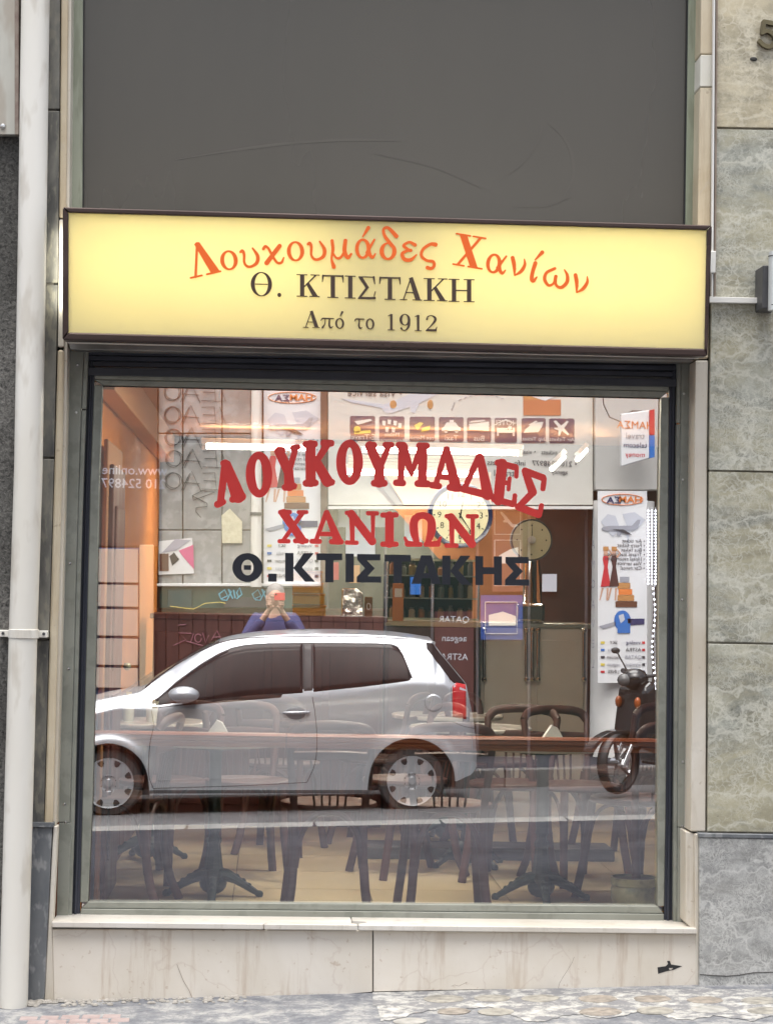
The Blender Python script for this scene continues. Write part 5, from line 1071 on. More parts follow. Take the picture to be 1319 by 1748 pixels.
for i, (a, b, s_) in enumerate(icons):
    y0, y1 = 710+i*.6, 752+i*.6; tl_ = rslab('pictogram_tile', [(a+2,y0),(b-2,y0),(b,y0+2),(b,y1-2),(b-2,y1),(a+2,y1),(a,y1-2),(a,y0+2)], D, .006, C_['purple'], t)
    cx, cy = (a+b)/2, y0+17; wq = C_['cream']; dd = D-.008; pr = lambda P, mt=wq: rslab('pictogram', [(cx+x, cy+y) for x, y in P], dd, .002, mt, tl_)
    if i == 0: pr([(-14,-8),(14,-12),(16,-9),(-8,-2)]); pr(ell(-9,6,6,6,12), C_['yellow']); pr([(-14,9),(14,7),(14,12),(-14,14)], C_['yellow'])
    if i == 1: [pr([(x-3,y-4),(x+3,y-3),(x+2,y+5),(x-3,y+4)]) for x, y in ((-13,-6),(-4,-8),(6,-6),(14,-2),(-8,5),(3,6))]
    if i == 2: pr([(-14,-2),(-4,-8),(2,-6),(-8,6)], C_['yellow']); pr([(0,2),(14,-2),(12,6),(-2,9)], C_['yellow'])
    if i == 3: pr([(-16,2),(-12,-1),(-8,-8),(7,-8),(12,-1),(16,1),(16,7),(-16,7)]); pr([(-3,-12),(4,-12),(4,-8.2),(-3,-8.2)]); pr(ell(-9,7.5,3,3,12)); pr(ell(9,7.5,3,3,12))
    if i == 4: pr([(-17,-6),(17,-10),(17,6),(-17,4)]); pr([(-14,-11),(8,-13),(12,-10.5),(-16,-8)])
    if i == 5: pr([(-16,-8),(0,-15),(16,-8),(16,-6),(0,-12),(-16,-6)]); pr([(-15,0),(-12,0),(-12,4),(12,4),(12,0),(15,0),(15,14),(12,14),(12,9),(-12,9),(-12,14),(-15,14)]); pr(ell(7,0,3.5,3.5,12)); pr([(-12,.5),(3,.5),(3,3.5),(-12,3.5)])
    if i == 6: pr([(-17,8),(-14,2),(-4,-6),(8,-10),(17,-11),(14,-2),(8,7)]); pr([(-10,-5),(4,-13),(7,-11),(-4,-5)])
    if i == 7: pr([(-14,-12),(-10,-14),(-1,-5),(9,-13),(12,-12),(4,0),(13,10),(10,12),(0,4),(-3,12),(-6,13),(-6,3),(-13,1),(-12,-1),(-6,-2)])
    pc = mir(cx, y1-6 if i != 5 else y0+9, dd); 
    txt(s_, .055 if '\n' in s_ or len(s_) > 8 else .075, (pc.x, -dd+.003, pc.z), wq, tl_, 'lettering', 1)
for (u, v, s_, z) in ((908, 791, '• 210 5248977   info   tickets', .075), (925, 772, '• tickets   • visa', .06), (860, 808, 'travel', .09), (955, 806, 'agency', .06)):
    pc = mir(u, v, D); txt(s_, z, (pc.x, -D+.002, pc.z), C_['ink'], t, 'lettering', 1)
t = thing('web_sign', mir(215, 930, 12.45), 'dark fascia at the left edge with pale web address and phone number', 'sign')
rslab('board', rect(60, 500, 268, 932), 12.45, .1, mat('dark_fascia', (.05, .035, .03), (.07, .05, .04), 3, .4), t)
for v, s_, z in ((803, 'www.online.c', .13), (826, '210 5248977', .13)):
    pc = mir(222, v, 12.44); txt(s_, z, (pc.x, -12.444, pc.z), C_['grey'], t, 'lettering', 1, bold=.001)
# shopfront below the fascia
t = thing('agency_shopfront', mir(780, 1310, 12.6), 'dark glazed travel agency front with stickers under the cream fascia', 'shopfront')
rslab('glass_pane', rect(556, 868, 1008, 1320), 12.62, .02, M['glassy'], t)
for x in (556, 655, 735, 812, 900, 998): rslab('mullion', rect(x, 868, x+5, 1315), 12.6, .05, M['darkgrey'], t, .004)
rslab('brown_banner', rect(840, 866, 892, 1010), 12.58, .006, mat('brown_banner', (.14, .06, .045)), t)
rslab('pictogram', plane_poly(866, 888, 38, .9), 12.574, .002, C_['cream'], t); rslab('pictogram', [(848,962),(852,948),(870,938),(884,934),(884,950),(876,962)], 12.574, .002, C_['cream'], t)
rl([rect(844, 870, 888, 912)+[(844, 870)], rect(844, 922, 888, 1000)+[(844, 922)]], 12.575, .004, C_['cream'], 'frame_line', t)
rslab('blue_sticker', rect(820, 1016, 892, 1092), 12.575, .006, mat('blue_sticker', (.02, .06, .25)), t); rslab('pictogram', [(834,1050),(858,1044),(880,1052),(880,1068),(834,1068)], 12.568, .002, C_['cream'], t)
rl([rect(828, 1028, 882, 1082)+[(828, 1028)]], 12.568, .005, C_['cream'], 'frame_line', t)
rslab('airline_board', rect(742, 1044, 808, 1300), 12.58, .006, C_['maroon'], t)
for k, s_ in enumerate(('QATAR', 'aegean', 'ASTRA', 'sky', 'tickets')):
    pc = mir(775, 1058+k*32, 12.57); txt(s_, .09, (pc.x, -12.573, pc.z), C_['pale'], t, 'lettering', 1)
for a, b, c_, d_ in ((577, 830, 612, 875), (615, 840, 660, 872), (925, 980, 950, 1010), (690, 880, 720, 930), (590, 900, 640, 950)): rslab('paper_notice', rect(a, max(b, 870), c_, d_ if d_ > 876 else 900), 12.585, .003, C_['pale'], t)
for a, b, c_ in ((560, 960, 'red'), (596, 965, 'tan'), (700, 985, 'blue')): rslab('paper_notice', rect(a, b, a+18, b+30), 12.585, .003, C_[c_], t)

# panelled dark wood and green band above it
t = thing('plank_hoarding', mir(458, 1310, 12.55), 'dark maroon plank hoarding with pink graffiti behind the silver car', 'hoarding')
mw = mat('maroon_plank', (.045, .016, .014), (.075, .028, .022), 5, .55, 0, .1, 30, stretch=(3, 1, .3))
x = 262
while x < 652:
    w_ = random.choice((21, 22, 23)); rslab('plank', rect(x, 1043, min(x+w_-1, 654), 1316), 12.55+random.uniform(0, .006), .03, mw, t, .003); x += w_
rslab('top_rail', rect(262, 1039, 656, 1044), 12.53, .05, mw, t, .004)
gp_ = lambda P: [(150+a/3.88, 940+b/3.88) for a, b in P]
rl([gp_([(565,630),(650,590),(600,545),(690,550),(650,600),(800,640)]), gp_([(700,550),(680,610)]), gp_(ell(730,580,22,28,12)), gp_([(760,545),(780,610),(800,560)]), gp_([(820,590),(855,530),(890,605)]), gp_([(830,575),(880,570)]), gp_([(595,495),(650,490)])], 12.54, .005, mat('pink_chalk', (.35, .14, .18)), 'graffiti', t)
t = thing('green_shutter_box', mir(410, 1042, 12.5), 'dark green box band with light blue graffiti above the plank hoarding', 'box')
rslab('band', rect(272, 1003, 546, 1038), 12.5, .2, mat('dark_green', (.01, .05, .042), (.015, .07, .06), 4, .4), t, .006)
rslab('panel', rect(286, 1006, 327, 1037), 12.48, .02, mat('teal', (.008, .055, .06)), t, .004); rslab('panel', rect(382, 1020, 460, 1037), 12.48, .02, C_['ink'], t, .004)
gb_ = mat('light_blue_spray', (.1, .45, .6))
for ox in (0, 57): rl([gp_([(a+ox*3.88, b) for a, b in P]) for P in ([(865,290),(905,260),(925,300),(880,320),(870,290)], [(885,325),(920,330),(950,270),(930,255),(960,320)], [(965,260),(975,315)], [(985,320),(1020,290),(1005,245),(985,280),(1000,310)])], 12.47, .0075, gb_, 'graffiti', t)
rl([[(290, 1035), (330, 1040), (350, 1030), (375, 1028), (385, 1030)]], 12.46, .004, C_['yellow'], 'cable', t)
# white panels at the left
t = thing('panel_shutter', mir(200, 1200, 12.4), 'white slatted shop shutter with blue side at the left edge of the glass', 'shutter')
for a, b in ((935, 992), (996, 1033), (1038, 1083), (1088, 1133), (1138, 1172)): rslab('shutter_panel', [(60, a), (236, a+3), (236, b+3), (60, b)], 12.35, .03, C_['panel'], t, .006); 
rslab('backing', rect(60, 935, 244, 1300), 12.39, .05, mat('steel_blue', (.04, .08, .16)), t)
rslab('side_post', rect(238, 930, 262, 1300), 12.33, .1, mat('sand_post', (.4, .3, .2)), t, .006)

# round white pillar with the second poster, upper board
pc = mir(1058, 1320, 12.4); pl = thing('white_pillar', pc, 'thick white round pillar with a tall poster at the right of the glass', 'pillar')
r_ = .3; zt2 = mir(1058, 838, 12.4).z
m = MB(); m.lathe([(r_, 0), (r_, zt2-pc.z)], (pc.x, -12.42, pc.z-.1), 40); m.build('shaft', M['white'], pl, smooth=True)
for k, s_ in enumerate(('A', 'M', 'O', 'A', 'V', 'E', 'L')):
    q = mir(1012, 930+k*34, 12.2); txt(s_, .12, (q.x, -12.2, q.z), C_['grey'], pl, 'lettering', 1, sx=.4)
poster(1020, 838, 1104, 1166, 12.05, 'tall white travel poster mounted on the round pillar beside the scooter')
t = thing('pillar_board', mir(1065, 838, 12.3), 'plain cream board above the round pillar', 'board')
rslab('board', rect(1016, 470, 1180, 836), 12.3, .3, mat('grey_cream_board', (.5, .49, .46)), t, .006)
t = thing('lightbox_sign', mir(1085, 795, 11.9), 'small projecting white light box with red and blue edge above the pillar', 'sign')
rslab('box', [(1060, 706), (1108, 700), (1108, 782), (1060, 796)], 11.9, .1, C_['white'], t, .006); rslab('edge', [(1108.5, 700), (1117, 698), (1117, 742), (1108.5, 742)], 11.88, .1, C_['red'], t); rslab('edge', [(1108.5, 743), (1117, 743), (1117, 780), (1108.5, 782)], 11.88, .1, C_['blue'], t)
for v, s_, z, cc_ in ((726, 'HAMΣA', .1, 'orange'), (744, 'travel', .08, 'grey'), (760, 'telecom', .07, 'navy'), (776, 'money', .07, 'red')): pc = mir(1084, v, 11.89); txt(s_, z, (pc.x, -11.895, pc.z), C_[cc_], t, 'lettering', 1)
rl([[(1060, 720), (1040, 712), (1030, 690), (1026, 650)]], 11.95, .006, C_['ink'], 'cable', t)
MB().box(tuple(mir(1085, 712, 12.31)), tuple(mir(1080, 700, 11.98))).build('arm', M['darkgrey'], t)
t = thing('led_curtain', mir(1119, 1235, 11.7), 'hanging curtain of white LED lights at the right edge of the glass', 'lights')
m = MB()
for k in range(24):
    for j in range(4): m.ball(mir(1106+j*6.2, 872+k*5.4, 11.7), .008, 6, 4)
for k in range(27): m.ball(mir(1114+3*math.sin(k*.4)+k*.15, 1005+k*9, 11.7), .009, 6, 4)
o = m.build('led_bulbs', emis('led', (.85, .88, 1), 5), t); o['kind'] = 'stuff'
rl([[(1106+j*6.2, 866), (1106+j*6.2, 1000)] for j in range(4)]+[[(1116, 990), (1119, 1240)]], 11.72, .003, C_['white'], 'wire', t)

# ------------------------------------------------------------------ silver hatchback
DC = 9.03; HW = .82; YC = -DC-HW
def kf(pairs): return lambda u: float(np.interp(u, [q[0] for q in pairs], [q[1] for q in pairs]))
tsp = spl([(2,1292),(10,1262),(40,1238),(90,1218),(160,1199),(205,1190),(236,1184),(264,1163),(300,1138),(340,1115),(380,1098),(420,1090),(470,1085.5),(530,1083.5),(600,1084),(680,1088),(742,1097)], 5)
ctop_ = kf([tuple(q) for q in tsp]+[(744,1101),(752,1113),(775,1141),(797,1168),(803,1195),(810,1225),(815,1262),(817,1290)])
belt_ = lambda u: max(kf([(0,1300),(100,1232),(200,1207),(262,1207),(300,1204),(400,1197),(530,1187),(620,1177),(700,1166),(760,1166),(800,1180),(812,1240),(817,1292)])(u), ctop_(u)+1.2)
W1, W2 = (185, 1338, 69), (703, 1334, 74)
def cbot(u):
    b = kf([(0,1342),(20,1352),(100,1358),(250,1358),(620,1355),(780,1334),(805,1325),(817,1312)])(u)
    for cx, cy, r in (W1, W2):
        if abs(u-cx) < r: b = min(b, cy-math.sqrt(r*r-(u-cx)**2))
    return max(b, belt_(u)+1)
def csurf(u, v, off=0):
    """half width of the car body at a point of its side view"""
    b, tp = belt_(u), ctop_(u)
    if v >= b: s_ = (v-b)/150; h = HW-.02+.035*math.sin(min(1, s_*1.6)*math.pi/2)-.05*max(0, s_-.62)**1.2-.01*math.exp(-((v-1300)/8)**2)
    else:
        t_ = (b-v)/max(b-tp, 12); h = HW-.03-.2*t_**1.25*min(1, (b-tp)/60)
    h -= .10*max(0, (70-u)/70)**2*2.2 + .16*max(0, (u-745)/72)**2.2
    for cx, cy, r in (W1, W2):
        q = math.hypot(u-cx, v-cy)
        if v > belt_(u)-5: h += .022*math.exp(-((q-r-3)/9)**2)
    return h+off
def cpt(u, v, side=1, off=0):
    p_ = mir(u, v, DC); return Vector((p_.x, YC+side*csurf(u, v, off), p_.z))
def paint(name, col, rough=.28, metal=.55):
    m, N, L, B = NM(name); B.inputs['Base Color'].default_value = (*col, 1); B.inputs['Metallic'].default_value = metal; B.inputs['Roughness'].default_value = rough
    B.inputs['Coat Weight'].default_value = .6; B.inputs['Coat Roughness'].default_value = .04; return m
silver = paint('silver_paint', (.47, .485, .51)); cglass = mat('car_glass', (.01, .008, .009), rough=.03, spec=.12); chub = mat('hubcap_silver', (.5, .51, .53), rough=.3, metal=.7)
cr = mir(450, 1390, DC); car = thing('parked_car', (cr.x, YC, ground(cr.x, YC)), 'silver three door hatchback facing left, mirrored across the shop window', 'car')
us = sorted(set(list(np.linspace(2, 110, 16))+list(np.linspace(110, 262, 52))+list(np.linspace(262, 620, 50))+list(np.linspace(620, 742, 40))+list(np.linspace(742.5, 817, 46))))
m = MB(); NL, NG, NR = 12, 8, 9; rings = []
for u in us:
    b, tp, bo = belt_(u), ctop_(u), cbot(u); R = []
    for k in range(NL+1): R.append(cpt(u, bo+(b-bo)*k/NL))
    for k in range(1, NG+1): R.append(cpt(u, b+(tp-b)*(1-(1-k/NG)**1.3)))
    e_ = R[-1]; yw = e_.y-YC
    for k in range(1, NR): 
        f_ = 1-2*k/NR; R.append(Vector((e_.x, YC+yw*f_, e_.z+.03*(1-f_*f_))))
    left = [Vector((q.x, 2*YC-q.y, q.z)) for q in reversed(R[:NL+NG+1])]; rings.append(R+left)
n = len(rings[0]); m.add([q for r in rings for q in r], [(i*n+k, (i+1)*n+k, (i+1)*n+k+1, i*n+k+1) for i in range(len(rings)-1) for k in range(n-1)] + [(i*n+n-1, (i+1)*n+n-1, (i+1)*n, i*n) for i in range(len(rings)-1)] + [tuple(range(n)), tuple((len(rings)-1)*n+k for k in reversed(range(n)))])
m.build('body', silver, car, smooth=50)
def patch(name, us_, lo, hi, mt, off=.004, sides=(1, -1), nv=8, lab=None):
    for sd in sides:
        m = MB(); vs = [cpt(u, lo(u)+(hi(u)-lo(u))*k/nv, sd, off) for u in us_ for k in range(nv+1)]; q = nv+1
        m.add(vs, [(i*q+k, (i+1)*q+k, (i+1)*q+k+1, i*q+k+1) for i in range(len(us_)-1) for k in range(nv)]); o = m.build(name, mt, car, smooth=True); o.modifiers.new('thick', 'SOLIDIFY').thickness = .004
wlo = kf([(262,1207),(300,1202.5),(400,1195),(530,1184),(620,1174),(696,1163),(702,1160)]); whi = kf([(262,1199),(275,1189),(300,1167),(340,1138),(370,1120),(395,1109),(420,1104),(460,1101.5),(530,1100.5),(640,1101.5),(672,1103),(684,1109),(694,1130),(702,1158)])
patch('window_seal', list(np.linspace(259, 704, 60)), lambda u: wlo(min(max(u, 262), 702))+2.6, lambda u: whi(min(max(u, 262), 702))-2.6, M['black'], .0025)
patch('side_window', list(np.linspace(265, 517, 40)), wlo, whi, cglass, .006); patch('side_window', list(np.linspace(535, 701, 34)), wlo, whi, cglass, .006)
patch('pillar_trim', list(np.linspace(518.5, 533.5, 6)), wlo, whi, M['maroon'] if 0 else M['black'], .0045)
patch('rear_glass_edge', list(np.linspace(731, 797, 20)), kf([(731,1108),(770,1161),(775,1166),(797,1169)]), lambda u: ctop_(u)+(2.5 if u < 744 else 1.0), cglass, .005)
patch('tail_light', list(np.linspace(773, 797, 8)), lambda u: 1229-(.2*(797-u)), lambda u: kf([(773,1172),(780,1166),(797,1170)])(u), mat('tail_lamp_red', (.45, .01, .015), rough=.1), .006, lab='red')
patch('sill_trim', list(np.linspace(256, 628, 40)), lambda u: 1354.5, lambda u: 1349, mat('dark_sill', (.05, .055, .06)), .003)
patch('fuel_cap', [740+15*math.cos(q) for q in np.linspace(math.pi, 0, 14)], lambda u: 1200+math.sqrt(max(225-(u-740)**2, 0)), lambda u: 1200-math.sqrt(max(225-(u-740)**2, 0)), silver, .002, (1,))
def seam(name, P, r=.0026, mt=None, sides=(1, -1)):
    P = [tuple(q) for q in spl(P, 5)]
    for sd in sides: m = MB(); m.tube([cpt(u, v, sd, .0006) for u, v in P], r, 5); m.build(name, mt or M['black'], car)
seam('door_seam', [(533,1190),(538,1220),(541,1265),(537,1305),(524,1336)]); seam('door_seam', [(524,1336),(400,1342),(262,1346)]); seam('door_seam', [(262,1346),(254,1320),(256,1270),(262,1240),(258,1212)]); seam('door_seam', [(742,1098),(756,1130),(768,1160),(772,1200)], .002)
seam('door_seam', [(772,1232),(790,1240),(812,1246)], .002); seam('fuel_cap_seam', [(740+15*math.cos(q), 1200+15*math.sin(q)) for q in np.linspace(0, 2*math.pi, 15)], .0015, M['darkgrey'], (1,))
seam('side_crease', [(268,1332),(400,1329),(520,1325)], .003, silver); seam('drip_rail', [(300,1134),(345,1109),(395,1093.5),(470,1088.5),(600,1087.5),(700,1092)], .004, M['darkgrey'])
# windscreen and rear window lie on the sloping top
for nm, a, b_, inn in (('windscreen', 246, 372, .06), ('rear_window', 752, 794, .05)):
    m = MB(); q = 9; uu = np.linspace(a, b_, 14); vs = []
    for u in uu:
        e_ = cpt(u, ctop_(u)); yw = (e_.y-YC)-inn
        d1 = (mir(u+2, ctop_(u+2), DC)-mir(u-2, ctop_(u-2), DC)).normalized(); nn = Vector((-d1.z, 0, d1.x)); nn = nn if nn.z > 0 else -nn
        for k in range(q+1): f_ = 1-2*k/q; vs.append(Vector((e_.x, YC+yw*f_, e_.z+.03*(1-f_*f_)))+nn*.007)
    m.add(vs, [(i*(q+1)+k, (i+1)*(q+1)+k, (i+1)*(q+1)+k+1, i*(q+1)+k+1) for i in range(13) for k in range(q)]); o = m.build(nm, cglass, car, smooth=True); o.modifiers.new('thick', 'SOLIDIFY').thickness = .005
# spoiler, well, wheels, mirrors, handle, bumper detail
p0 = mir(742, 1098, DC); m = MB(); m.prism([[Vector((p0.x-.14, YC-.5, p0.z+.03)), Vector((p0.x+.03, YC-.5, p0.z+.004)), Vector((p0.x+.03, YC-.5, p0.z-.02)), Vector((p0.x-.1, YC-.5, p0.z-.0))]], (0, 1.0, 0)); m.build('spoiler', silver, car, bevel=.006, seg=2)
a, b_ = mir(110, 1352, DC), mir(778, 1330, DC); 
for cx, cy, r in (W1, W2):
    q = mir(cx, cy, DC); m = MB()
    rr = (r+4)/210.; m.lathe([(rr, -.60), (rr, .60)], (q.x, YC, q.z), 40, 'y'); 
    mm_ = MB(); n_ = 24; Pw = [Vector((q.x+rr*math.cos(math.pi*k/n_), YC-.62, q.z+rr*math.sin(math.pi*k/n_))) for k in range(n_+1)]
    Pw += [Vector((q.x-rr, YC-.62, q.z-.06)), Vector((q.x+rr, YC-.62, q.z-.06))]; mm_.prism([Pw], (0, 1.24, 0)); mm_.build('wheel_well', M['black'], car)
m = MB(); m.box((a.x, YC-.7, b_.z-.02), (b_.x, YC+.7, b_.z+.16)); m.build('underbody', M['black'], car)
for cx, cy in ((185, 1338), (703, 1334)):
    for sd in (1, -1):
        q = mir(cx, cy, DC); yo = YC+sd*(HW-.035); R = .272; q.z = max(q.z, 0*q.z); 
        wt = bpy.data.objects.new('wheel', None); COL.objects.link(wt); wt.parent = car; wt.location = Vector((q.x, yo, q.z))-car.location
        m = MB(); m.lathe([(.19, -.0*sd), (.205, .008*sd), (R-.02, .004*sd), (R, -.02*sd), (R, -.16*sd), (R-.02, -.18*sd), (.15, -.18*sd)], (q.x, yo, q.z), 48, 'y'); m.build('tyre', mat('tyre_rubber', (.02, .02, .02), (.035, .035, .035), 30, .85), wt, smooth=30)
        m = MB(); m.lathe([(.204, .006*sd), (.2, .018*sd), (.185, .012*sd), (.1, .022*sd), (.07, .02*sd), (.06, .008*sd), (.035, .008*sd), (.03, .018*sd)], (q.x, yo, q.z), 48, 'y'); m.build('hubcap', chub, wt, smooth=35)
        for k in range(8):
            a_ = 2*math.pi*(k+.5)/8; c_, s_ = math.cos(a_), math.sin(a_); P = [(.186, -.026), (.19, 0), (.186, .026), (.16, .022), (.142, .008), (.142, -.008), (.16, -.022)]
            m = MB(); m.prism([[Vector((q.x+r_*c_-w_*s_, yo+sd*.013, q.z+r_*s_+w_*c_)) for r_, w_ in P]], (0, sd*.006, 0)); m.build('slot', M['black'], wt)
            m = MB(); m.lathe([(.005, 0), (.005, sd*.003)], (q.x+.062*math.cos(a_), yo+sd*.019, q.z+.062*math.sin(a_)), 8, 'y'); m.build('bolt', M['darkgrey'], wt)
for sd in (1, -1):
    q = mir(315, 1185, DC); c0 = Vector((q.x, YC+sd*(HW+.1), q.z)); 
    m = MB(); m.ball(c0, (.125, .09, .066), 20, 12); m.build('door_mirror', silver, car, smooth=True); m = MB(); m.box((c0.x-.02, min(c0.y, c0.y-sd*.14), c0.z-.065), (c0.x+.1, max(c0.y, c0.y-sd*.14), c0.z-.035)); m.build('mirror_foot', M['black'], car, bevel=.008)
    h0, h1 = cpt(486, 1217, sd, .022), cpt(526, 1216, sd, .022); m = MB(); m.tube([cpt(484, 1217, sd, .005), h0, (h0+h1)/2+Vector((0, sd*.006, 0)), h1, cpt(528, 1216, sd, .005)], [.008, .012, .013, .012, .008], 10); m.build('door_handle', silver, car, smooth=True)
    patch('handle_recess', [505+17*math.cos(q) for q in np.linspace(math.pi, 0, 12)], lambda u: 1218+.62*math.sqrt(max(289-(u-505)**2, 0)), lambda u: 1216-.5*math.sqrt(max(289-(u-505)**2, 0)), mat('recess_grey', (.2, .21, .22), rough=.4), .001, (sd,))
    patch('headlight', list(np.linspace(14, 70, 8)), lambda u: 1285-(u*.25), lambda u: 1262-(u*.42)+4, mat('headlamp', (.6, .62, .64), rough=.1), .005, (sd,))
# steering wheel silhouette & seats are hidden by the dark glass; rear plate
q = mir(817, 1285, DC); m = MB(); m.box((q.x-.01, YC-.26, q.z-.05), (q.x+.006, YC+.26, q.z+.06)); m.build('number_plate', M['white'], car)

# ------------------------------------------------------------------ scooter
so_ = mir(1055, 1306, 9.75); sg = ground(so_.x, -9.75)
t = thing('parked_scooter', (so_.x, -9.75, so_.z-.25), 'black scooter with chrome rimmed front wheel parked at the right of the glass', 'scooter')
HX = Vector((-math.cos(.5), math.sin(.5), 0)); HY = Vector((-HX.y, HX.x, 0)); O_ = Vector((so_.x, -9.75, so_.z-.25))
def sp(x, y, z): return O_+HX*(x*1.25)+HY*y+Vector((0, 0, z))
WX = Vector((-math.cos(.8), math.sin(.8), 0)); WY = Vector((-WX.y, WX.x, 0))
def sw(wx, x, y, z):
    c0 = O_+HX*(wx*1.25); a, b = (WX, WY) if wx == 0 else (HX, HY); return c0+a*(x*1.1)+b*y+Vector((0, 0, .25+(z-.25)*1.1+.02))
blk = paint('black_paint', (.012, .012, .014), .2, .1)
for wx in (0, -1.28):
    wt = bpy.data.objects.new('wheel', None); COL.objects.link(wt); wt.parent = t; wt.location = sp(wx, 0, .25)-t.location
    R = .245; m = MB(); vs = []; nn, kk = 36, 10
    for i in range(nn):
        A = 2*math.pi*i/nn
        for k in range(kk): B_2 = 2*math.pi*k/kk; rr = R-.03+.03*math.cos(B_2)-.0; vs.append(sw(wx, rr*math.cos(A), .05*math.sin(B_2), .25+rr*math.sin(A)))
    m.add(vs, [(i*kk+k, ((i+1) % nn)*kk+k, ((i+1) % nn)*kk+(k+1) % kk, i*kk+(k+1) % kk) for i in range(nn) for k in range(kk)]); m.build('tyre', M['black'], wt, smooth=True)
    for r_, y_ in ((.208, .035), (.208, -.035), (.19, .03), (.17, 0)): m = MB(); m.tube([sw(wx, r_*math.cos(q*math.pi/16), y_, .25+r_*math.sin(q*math.pi/16)) for q in range(33)], .007, 6); m.build('rim', M['chrome'], wt, smooth=True)
    for k in range(5):
        A = 2*math.pi*k/5; m = MB(); m.tube([sw(wx, 0, 0, .25), sw(wx, .17*math.cos(A), 0, .25+.17*math.sin(A))], [.024, .014], 8); m.build('spoke', M['darkgrey'], wt)
    m = MB(); m.tube([sw(wx, 0, -.06, .25), sw(wx, 0, .06, .25)], .04, 12); m.build('hub', M['chrome'], wt)
def arc(r0_, r1_, a0, a1, wx, y0, y1, mt, nm):
    n_ = 14; P = [(r0_*math.cos(a0+(a1-a0)*k/n_), r0_*math.sin(a0+(a1-a0)*k/n_)) for k in range(n_+1)]+[(r1_*math.cos(a0+(a1-a0)*k/n_), r1_*math.sin(a0+(a1-a0)*k/n_)) for k in reversed(range(n_+1))]
    m = MB(); m.prism([[sp(wx+x, y0, .25+z) for x, z in P]], HY*(y1-y0)); m.build(nm, mt, t, bevel=.01, seg=2)
arc(.265, .3, .3, 2.7, 0, -.055, .055, blk, 'front_fender'); arc(.27, .3, .6, 2.9, -1.28, -.06, .06, blk, 'rear_fender')
for s_ in (-1, 1): m = MB(); m.tube([sp(0, s_*.065, .25), sp(-.16, s_*.065, .62)], [.02, .025], 10); m.build('fork', M['chrome'], t, smooth=True)
m = MB(); m.prism([[sp(-.05, -.19, .42), sp(-.1, -.19, .9), sp(-.2, -.17, .98), sp(-.28, -.19, .6), sp(-.36, -.2, .28), sp(-.3, -.2, .25), sp(-.2, -.2, .35)]], HY*.38); m.build('leg_shield', blk, t, bevel=.04, seg=3)
m = MB(); m.prism([[sp(-.3, -.17, .24), sp(-.3, -.17, .31), sp(-.85, -.17, .31), sp(-.85, -.17, .24)]], HY*.34); m.build('floorboard', M['darkgrey'], t, bevel=.015)
m = MB(); m.prism([[sp(-.8, -.16, .26), sp(-.72, -.16, .66), sp(-1.5, -.12, .76), sp(-1.62, -.1, .66), sp(-1.2, -.15, .42)]], HY*.3); m.build('rear_body', blk, t, bevel=.04, seg=3)
m = MB(); m.prism([[sp(-.72, -.13, .7), sp(-.74, -.13, .78), sp(-1.0, -.13, .8), sp(-1.15, -.12, .86), sp(-1.5, -.11, .86), sp(-1.5, -.11, .79)]], HY*.26); m.build('seat', M['black'], t, bevel=.03, seg=3)
m = MB(); m.tube([sp(-.24, -.34, 1.03), sp(-.2, -.2, 1.02), sp(-.17, 0, .99), sp(-.2, .2, 1.02), sp(-.24, .34, 1.03)], .016, 10); hb = m.build('handlebar', M['darkgrey'], t, smooth=True)
m = MB(); m.ball(sp(-.13, 0, .98), (.12, .12, .09), 16, 10); m.build('headlight_cowl', blk, t, smooth=True); m = MB(); m.ball(sp(-.04, 0, .97), (.06, .06, .055), 14, 8); m.build('headlight', mat('lamp_glass', (.12, .12, .12), rough=.08), t, smooth=True)
for s_ in (-1, 1):
    m = MB(); m.tube([sp(-.22, s_*.24, 1.03), sp(-.25, s_*.36, 1.035)], .021, 10); m.build('grip', M['black'], hb, smooth=True)
    m = MB(); m.tube([sp(-.2, s_*.2, 1.02), sp(-.16, s_*.3, 1.2)], .007, 6); m.build('mirror_stalk', M['black'], t); m = MB(); m.ball(sp(-.16, s_*.32, 1.21), (.04, .02, .028), 14, 8); m.build('mirror', M['black'], t, smooth=True)
    m = MB(); m.ball(sp(-.075, s_*.13, .78), (.03, .03, .05), 12, 8); m.build('indicator', mat('amber_lens', (.3, .07, .015), rough=.1), t, smooth=True)
m = MB(); m.tube([sp(-.6, .02, .25), sp(-.6, .18, .02)], .012, 8); m.build('side_stand', M['steel'], t)

# ------------------------------------------------------------------ the photographer
PD = 11.22; hp = mir(470, 1022, PD); PX, PYY = hp.x, -PD; PG = ground(PX, -PD)+.005
per = thing('person', (PX, PYY, PG), 'grey haired person in violet blue shirt photographing with red phone behind the silver car', 'person')
HT = (hp.z+.13-PG)/1.72
def skinmesh(name, V_, E__, R__, mt, parent, lv=2, root=0, extra=None):
    me = bpy.data.meshes.new(name); me.from_pydata([(PX+x*HT, PYY+y*HT, PG+z*HT) for x, y, z in V_], E__, []); o = bpy.data.objects.new(name, me); COL.objects.link(o)
    md = o.modifiers.new('skin', 'SKIN'); md.use_smooth_shade = True
    for i, r in enumerate(R__): me.skin_vertices[0].data[i].radius = ((r, r) if not isinstance(r, tuple) else r); me.skin_vertices[0].data[i].use_root = (i == root)
    sb_ = o.modifiers.new('sub', 'SUBSURF'); sb_.levels = lv; sb_.render_levels = lv
    dg = bpy.context.evaluated_depsgraph_get(); ev = o.evaluated_get(dg); m2 = bpy.data.meshes.new_from_object(ev); bpy.data.objects.remove(o)
    mb = MB(); mb.v = [tuple(v_.co) for v_ in m2.vertices]; mb.f = [tuple(f_.vertices) for f_ in m2.polygons]; mb.m = [0]*len(mb.f)
    if extra: extra(mb)
    return mb.build(name, mt, parent, smooth=True)
